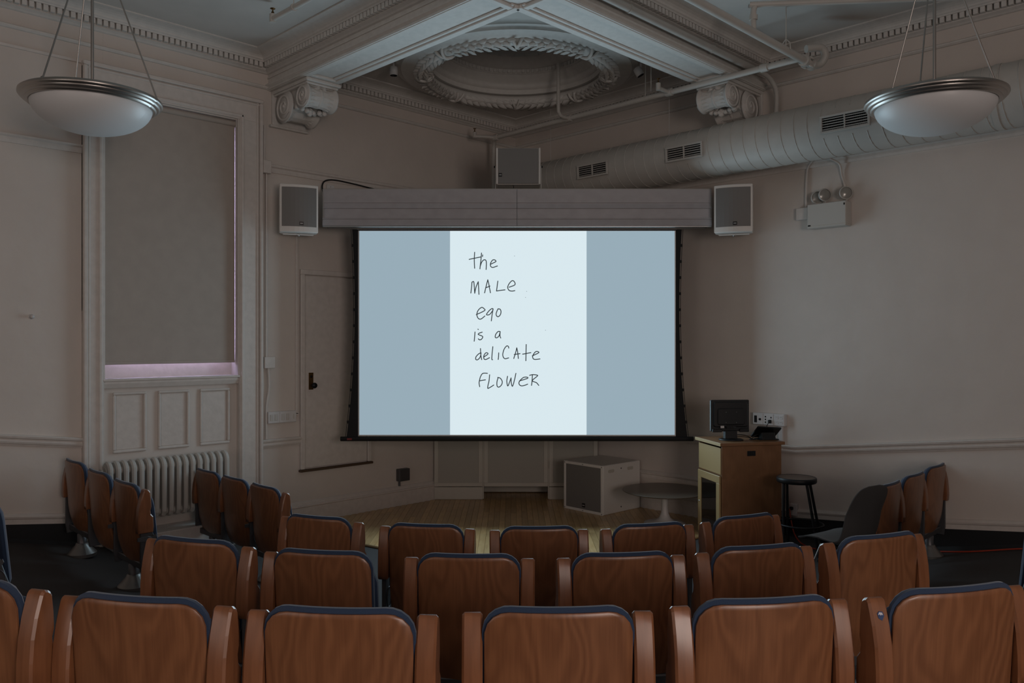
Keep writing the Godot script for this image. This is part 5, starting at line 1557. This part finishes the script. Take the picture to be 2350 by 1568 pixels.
	part(o, "cord", tube_mesh(smooth_path([Vector3(0.024, 0.035, 0.09), Vector3(0.012, 0.0, 0.11), Vector3(0.008, -0.05, 0.12), Vector3(0.015, -0.09, 0.15)]), 0.004, 8), M.rubber)
	# low socket and orange cord
	var ow := thing("wall_socket", "small white socket box low on the wall behind the stool", "outlet", Vector3(3.90, 0.20, 0.0))
	part(ow, "backbox", box(Vector3(0.075, 0.115, 0.05), 0.004, Vector3(0, 0.058, 0.025)), M.white_plastic)
	part(ow, "plug", box(Vector3(0.03, 0.03, 0.03), 0.004, Vector3(-0.01, 0.075, 0.06)), M.rubber)
	var cord := []
	for q in [[3.88, 0.27, 0.08], [3.93, 0.15, 0.14], [4.02, 0.05, 0.24], [4.18, 0.008, 0.36], [4.45, 0.0, 0.36], [4.8, 0.0, 0.22], [5.15, 0.0, 0.12], [5.5, 0.0, 0.16], [6.0, 0.0, 0.13], [6.6, 0.0, 0.2], [7.4, 0.0, 0.14]]:
		cord.append(Vector3(q[0], floor_y(q[0], q[2]) + q[1] + 0.001, q[2]))
	tag(part(self, numbered("extension_cord"), tube_mesh(smooth_path(cord, 5), 0.006, 7), M.orange_cord), "orange extension cord lying along the foot of the right wall", "cord")
	# left wall: switch bank, junction boxes, raceways, cable
	var sb := thing("switch_bank", "white bank of dimmer switches beside the door", "light switch", Vector3(0.0, 1.085, 3.44))
	part(sb, "backbox", box(Vector3(0.04, 0.118, 0.32), 0.004, Vector3(0.02, 0.059, 0)), M.white_plastic)
	for i in 3:
		var z: float = [0.10, -0.028, -0.125][i]
		var pl := part(sb, "cover_plate", box(Vector3(0.006, 0.112, [0.118, 0.118, 0.06][i]), 0.002, Vector3(0.042, 0.059, z)), M.white_plastic)
		if i < 2:
			for q in [-0.026, 0.026]:
				var pd := part(pl, "button_pad", box(Vector3(0.004, 0.066, 0.036), 0.001, Vector3(0.046, 0.059, z + q)), M.cream_enamel)
				for b in 5:
					part(pd, "button", box(Vector3(0.003, 0.006, 0.022), 0.001, Vector3(0.0495, 0.036 + 0.0115 * b, z + q)), M.white_plastic)
		else:
			part(pl, "rocker", box(Vector3(0.004, 0.05, 0.008), 0.001, Vector3(0.046, 0.06, z)), M.cabinet_paint)
	var jb := thing("junction_box", "square painted junction box on the wall halfway up beside the window casing", "junction box", Vector3(0.0, 1.648, 3.59))
	part(jb, "box_cover", box(Vector3(0.06, 0.115, 0.115), 0.004, Vector3(0.03, 0.058, 0)), M.trim_paint)
	part(jb, "conduit_length", tube_mesh([Vector3(0.02, 0.11, 0.02), Vector3(0.02, 1.98, 0.02)], 0.012, 8), M.trim_paint)
	part(jb, "conduit_length", tube_mesh(smooth_path([Vector3(0.02, 0.0, 0.0), Vector3(0.02, -0.2, -0.01), Vector3(0.02, -0.4, 0.02), Vector3(0.02, -0.72, 0.02)]), 0.012, 8), M.trim_paint)
	var jc := thing("junction_box", "small painted junction box under the picture rail beside the window casing", "junction box", Vector3(0.0, 3.62, 3.62))
	part(jc, "box_cover", box(Vector3(0.07, 0.13, 0.085), 0.004, Vector3(0.036, 0.065, 0)), M.trim_paint)
	part(jc, "conduit_length", tube_mesh([Vector3(0.02, 0.12, 0.01), Vector3(0.02, 0.49, 0.01)], 0.012, 8), M.trim_paint)
	part(jc, "conduit_length", tube_mesh([Vector3(0.02, 0.10, -0.03), Vector3(0.02, 0.105, -1.9)], 0.009, 8), M.trim_paint)
	var rw := thing("raceway", "thin painted raceway dropping from the left loudspeaker to the switches", "conduit", Vector3(0, 1.16, 3.26))
	part(rw, "raceway_length", box(Vector3(0.02, 1.86, 0.03), 0.004, Vector3(0.01, 0.93, 0)), M.trim_paint)
	part(rw, "raceway_foot", box(Vector3(0.02, 0.03, 0.08), 0.004, Vector3(0.01, 0.0, 0.02)), M.trim_paint)
	var cb := thing("black_cable", "black cable arching from the screen housing along the wall", "cable")
	part(cb, "cable_length", tube_mesh(smooth_path([Vector3(0.09, 3.49, 2.99), Vector3(0.05, 3.58, 2.98), Vector3(0.035, 3.645, 2.93), Vector3(0.03, 3.67, 2.80), Vector3(0.03, 3.66, 2.55), Vector3(0.03, 3.64, 2.25), Vector3(0.03, 3.645, 1.95), Vector3(0.03, 3.64, 1.76)]), 0.008, 8), M.rubber)
	part(cb, "cable_plug", tube_mesh([Vector3(0.03, 3.64, 1.80), Vector3(0.03, 3.64, 1.72)], 0.014, 10), M.rubber)
	var cp := thing("cover_plate", "small white cover plate above the screen housing on the left wall", "plate", Vector3(0, 3.49, 2.86))
	part(cp, "plate_face", box(Vector3(0.025, 0.12, 0.09), 0.003, Vector3(0.0125, 0.06, 0)), M.white_plastic)
	part(cp, "plate_screw", lathe_mesh([Vector2(0.004, 0), Vector2(0, 0.002)], 8), M.dark_metal, Vector3(0.025, 0.10, 0), Vector3(0, 0, -PI / 2))
	var eb := thing("electrical_box", "small dark grey electrical box low on the left wall under the screen", "electrical box", Vector3(0, 0.30, 1.895))
	part(eb, "box_cover", box(Vector3(0.07, 0.14, 0.15), 0.004, Vector3(0.036, 0.07, 0)), M.grey_metal)
	part(eb, "conduit_length", tube_mesh([Vector3(0.02, 0.0, 0.04), Vector3(0.02, -0.06, 0.04)], 0.012, 8), M.grey_metal)
	var kn := thing("wall_stop", "small round white knob on the bare wall left of the window", "knob", Vector3(0, 2.126, 5.713))
	part(kn, "knob", lathe_mesh([Vector2(0.012, 0), Vector2(0.012, 0.02), Vector2(0.018, 0.026), Vector2(0.014, 0.04), Vector2(0, 0.042)], 16), M.white_plastic, Vector3.ZERO, Vector3(0, 0, -PI / 2))
	part(kn, "rose", lathe_mesh([Vector2(0.022, 0), Vector2(0.02, 0.004), Vector2(0, 0.005)], 16), M.white_plastic, Vector3.ZERO, Vector3(0, 0, -PI / 2))

# ---------------------------------------------------------------- behind the camera: what lights the hall besides the screen
func glow(c: Color, e: float) -> StandardMaterial3D:
	var m := StandardMaterial3D.new()
	m.albedo_color = Color(0.5, 0.5, 0.5)
	m.emission_enabled = true
	m.emission = c
	m.emission_energy_multiplier = e
	return m

func lit_doors(called: String, label: String, at: Vector3, turn: float, energy: float, colour: Color) -> void:
	var d := setting(called, label)
	d.position = at
	d.rotation.y = turn
	# local: wall in z = 0, hall on +z
	for k in [-1.0, 1.0]:
		var s := start()
		for e in [[Vector3(-0.72, 0, 0), Vector3(0.72, 0.35, 0.05)], [Vector3(-0.72, 2.5, 0), Vector3(0.72, 2.62, 0.05)], [Vector3(-0.72, 0.35, 0), Vector3(-0.62, 2.5, 0.05)], [Vector3(0.62, 0.35, 0), Vector3(0.72, 2.5, 0.05)]]:
			span(s, e[0] + Vector3(k * 0.73, 0, 0), e[1] + Vector3(k * 0.73, 0, 0), 0.005)
		var leaf := part(d, "door_leaf", done(s), M.trim_paint)
		part(leaf, "door_window_light", box(Vector3(1.24, 2.15, 0.01), 0.002, Vector3(k * 0.73, 1.425, 0.02)), glow(colour, 0.6))
		part(leaf, "push_bar", tube_mesh([Vector3(k * 0.73 - 0.5, 1.05, 0.09), Vector3(k * 0.73 + 0.5, 1.05, 0.09)], 0.015, 8), M.brushed_nickel)
	lamp(d, Vector2(2.6, 2.1), colour, energy, Vector3(0, 1.425, 0.06), Vector3(0, PI, 0))

func rear() -> void:
	lit_doors("door_2", "double doors with frosted panes lit from the corridor, behind the audience", Vector3(FAR, 0.75, 7.6), -PI / 2, DOOR_LIGHT, Color(1.0, 0.94, 0.905))
	lit_doors("door_3", "double doors with frosted panes lit from the lobby, beside the audience", Vector3(5.2, 0.75, FAR), PI, DOOR_LIGHT_B, Color(1.0, 0.94, 0.905))
	var t := thing("exit_sign", "red lit exit sign over the double doors behind the audience", "exit sign", Vector3(FAR - 0.001, 3.62, 7.6), -PI / 2)
	part(t, "sign_case", box(Vector3(0.34, 0.22, 0.05), 0.005, Vector3(0, 0.11, 0.025)), M.white_plastic)
	var tm := TextMesh.new()
	var font := SystemFont.new()
	font.font_names = PackedStringArray(["Droid Sans"])
	tm.font = font
	tm.text = "EXIT"
	tm.font_size = 64
	tm.pixel_size = 0.0021
	tm.depth = 0.004
	part(t, "sign_letters", tm, glow(Color(1.0, 0.06, 0.05), 4.0), Vector3(0, 0.11, 0.053))
	var l := OmniLight3D.new()
	l.name = "sign_light"
	l.light_color = Color(1.0, 0.12, 0.10)
	l.light_energy = 0.25
	l.light_size = 0.12
	l.omni_range = 30.0
	l.omni_attenuation = 2.0
	l.shadow_enabled = true
	t.add_child(l)
	l.position = Vector3(0, 0.11, 0.16)

func _ready() -> void:
	camera_and_light()
	materials()
	room()
	window_and_door()
	screen()
	seating()
	corner_cabinet()
	duct()
	pendant(-2.967, 5.12, "bowl pendant lamp with nickel rim hanging at upper left before the window", 15.6)
	pendant(2.893, 5.12, "bowl pendant lamp with nickel rim hanging at upper right before the duct", 231.0)
	var T := Transform3D(Basis(), Vector3(0, 0, 3.355))
	corbel(T, "fluted plaster scroll corbel carrying the beam on the left wall")
	corbel(Transform3D(Basis(Vector3.UP, -PI / 2), Vector3(3.37, 0, 0)), "fluted plaster scroll corbel carrying the beam on the right wall")
	medallion()
	radiator()
	podium()
	speakers()
	round_table()
	stool()
	shell_chair()
	pipes()
	fittings()
	rear()
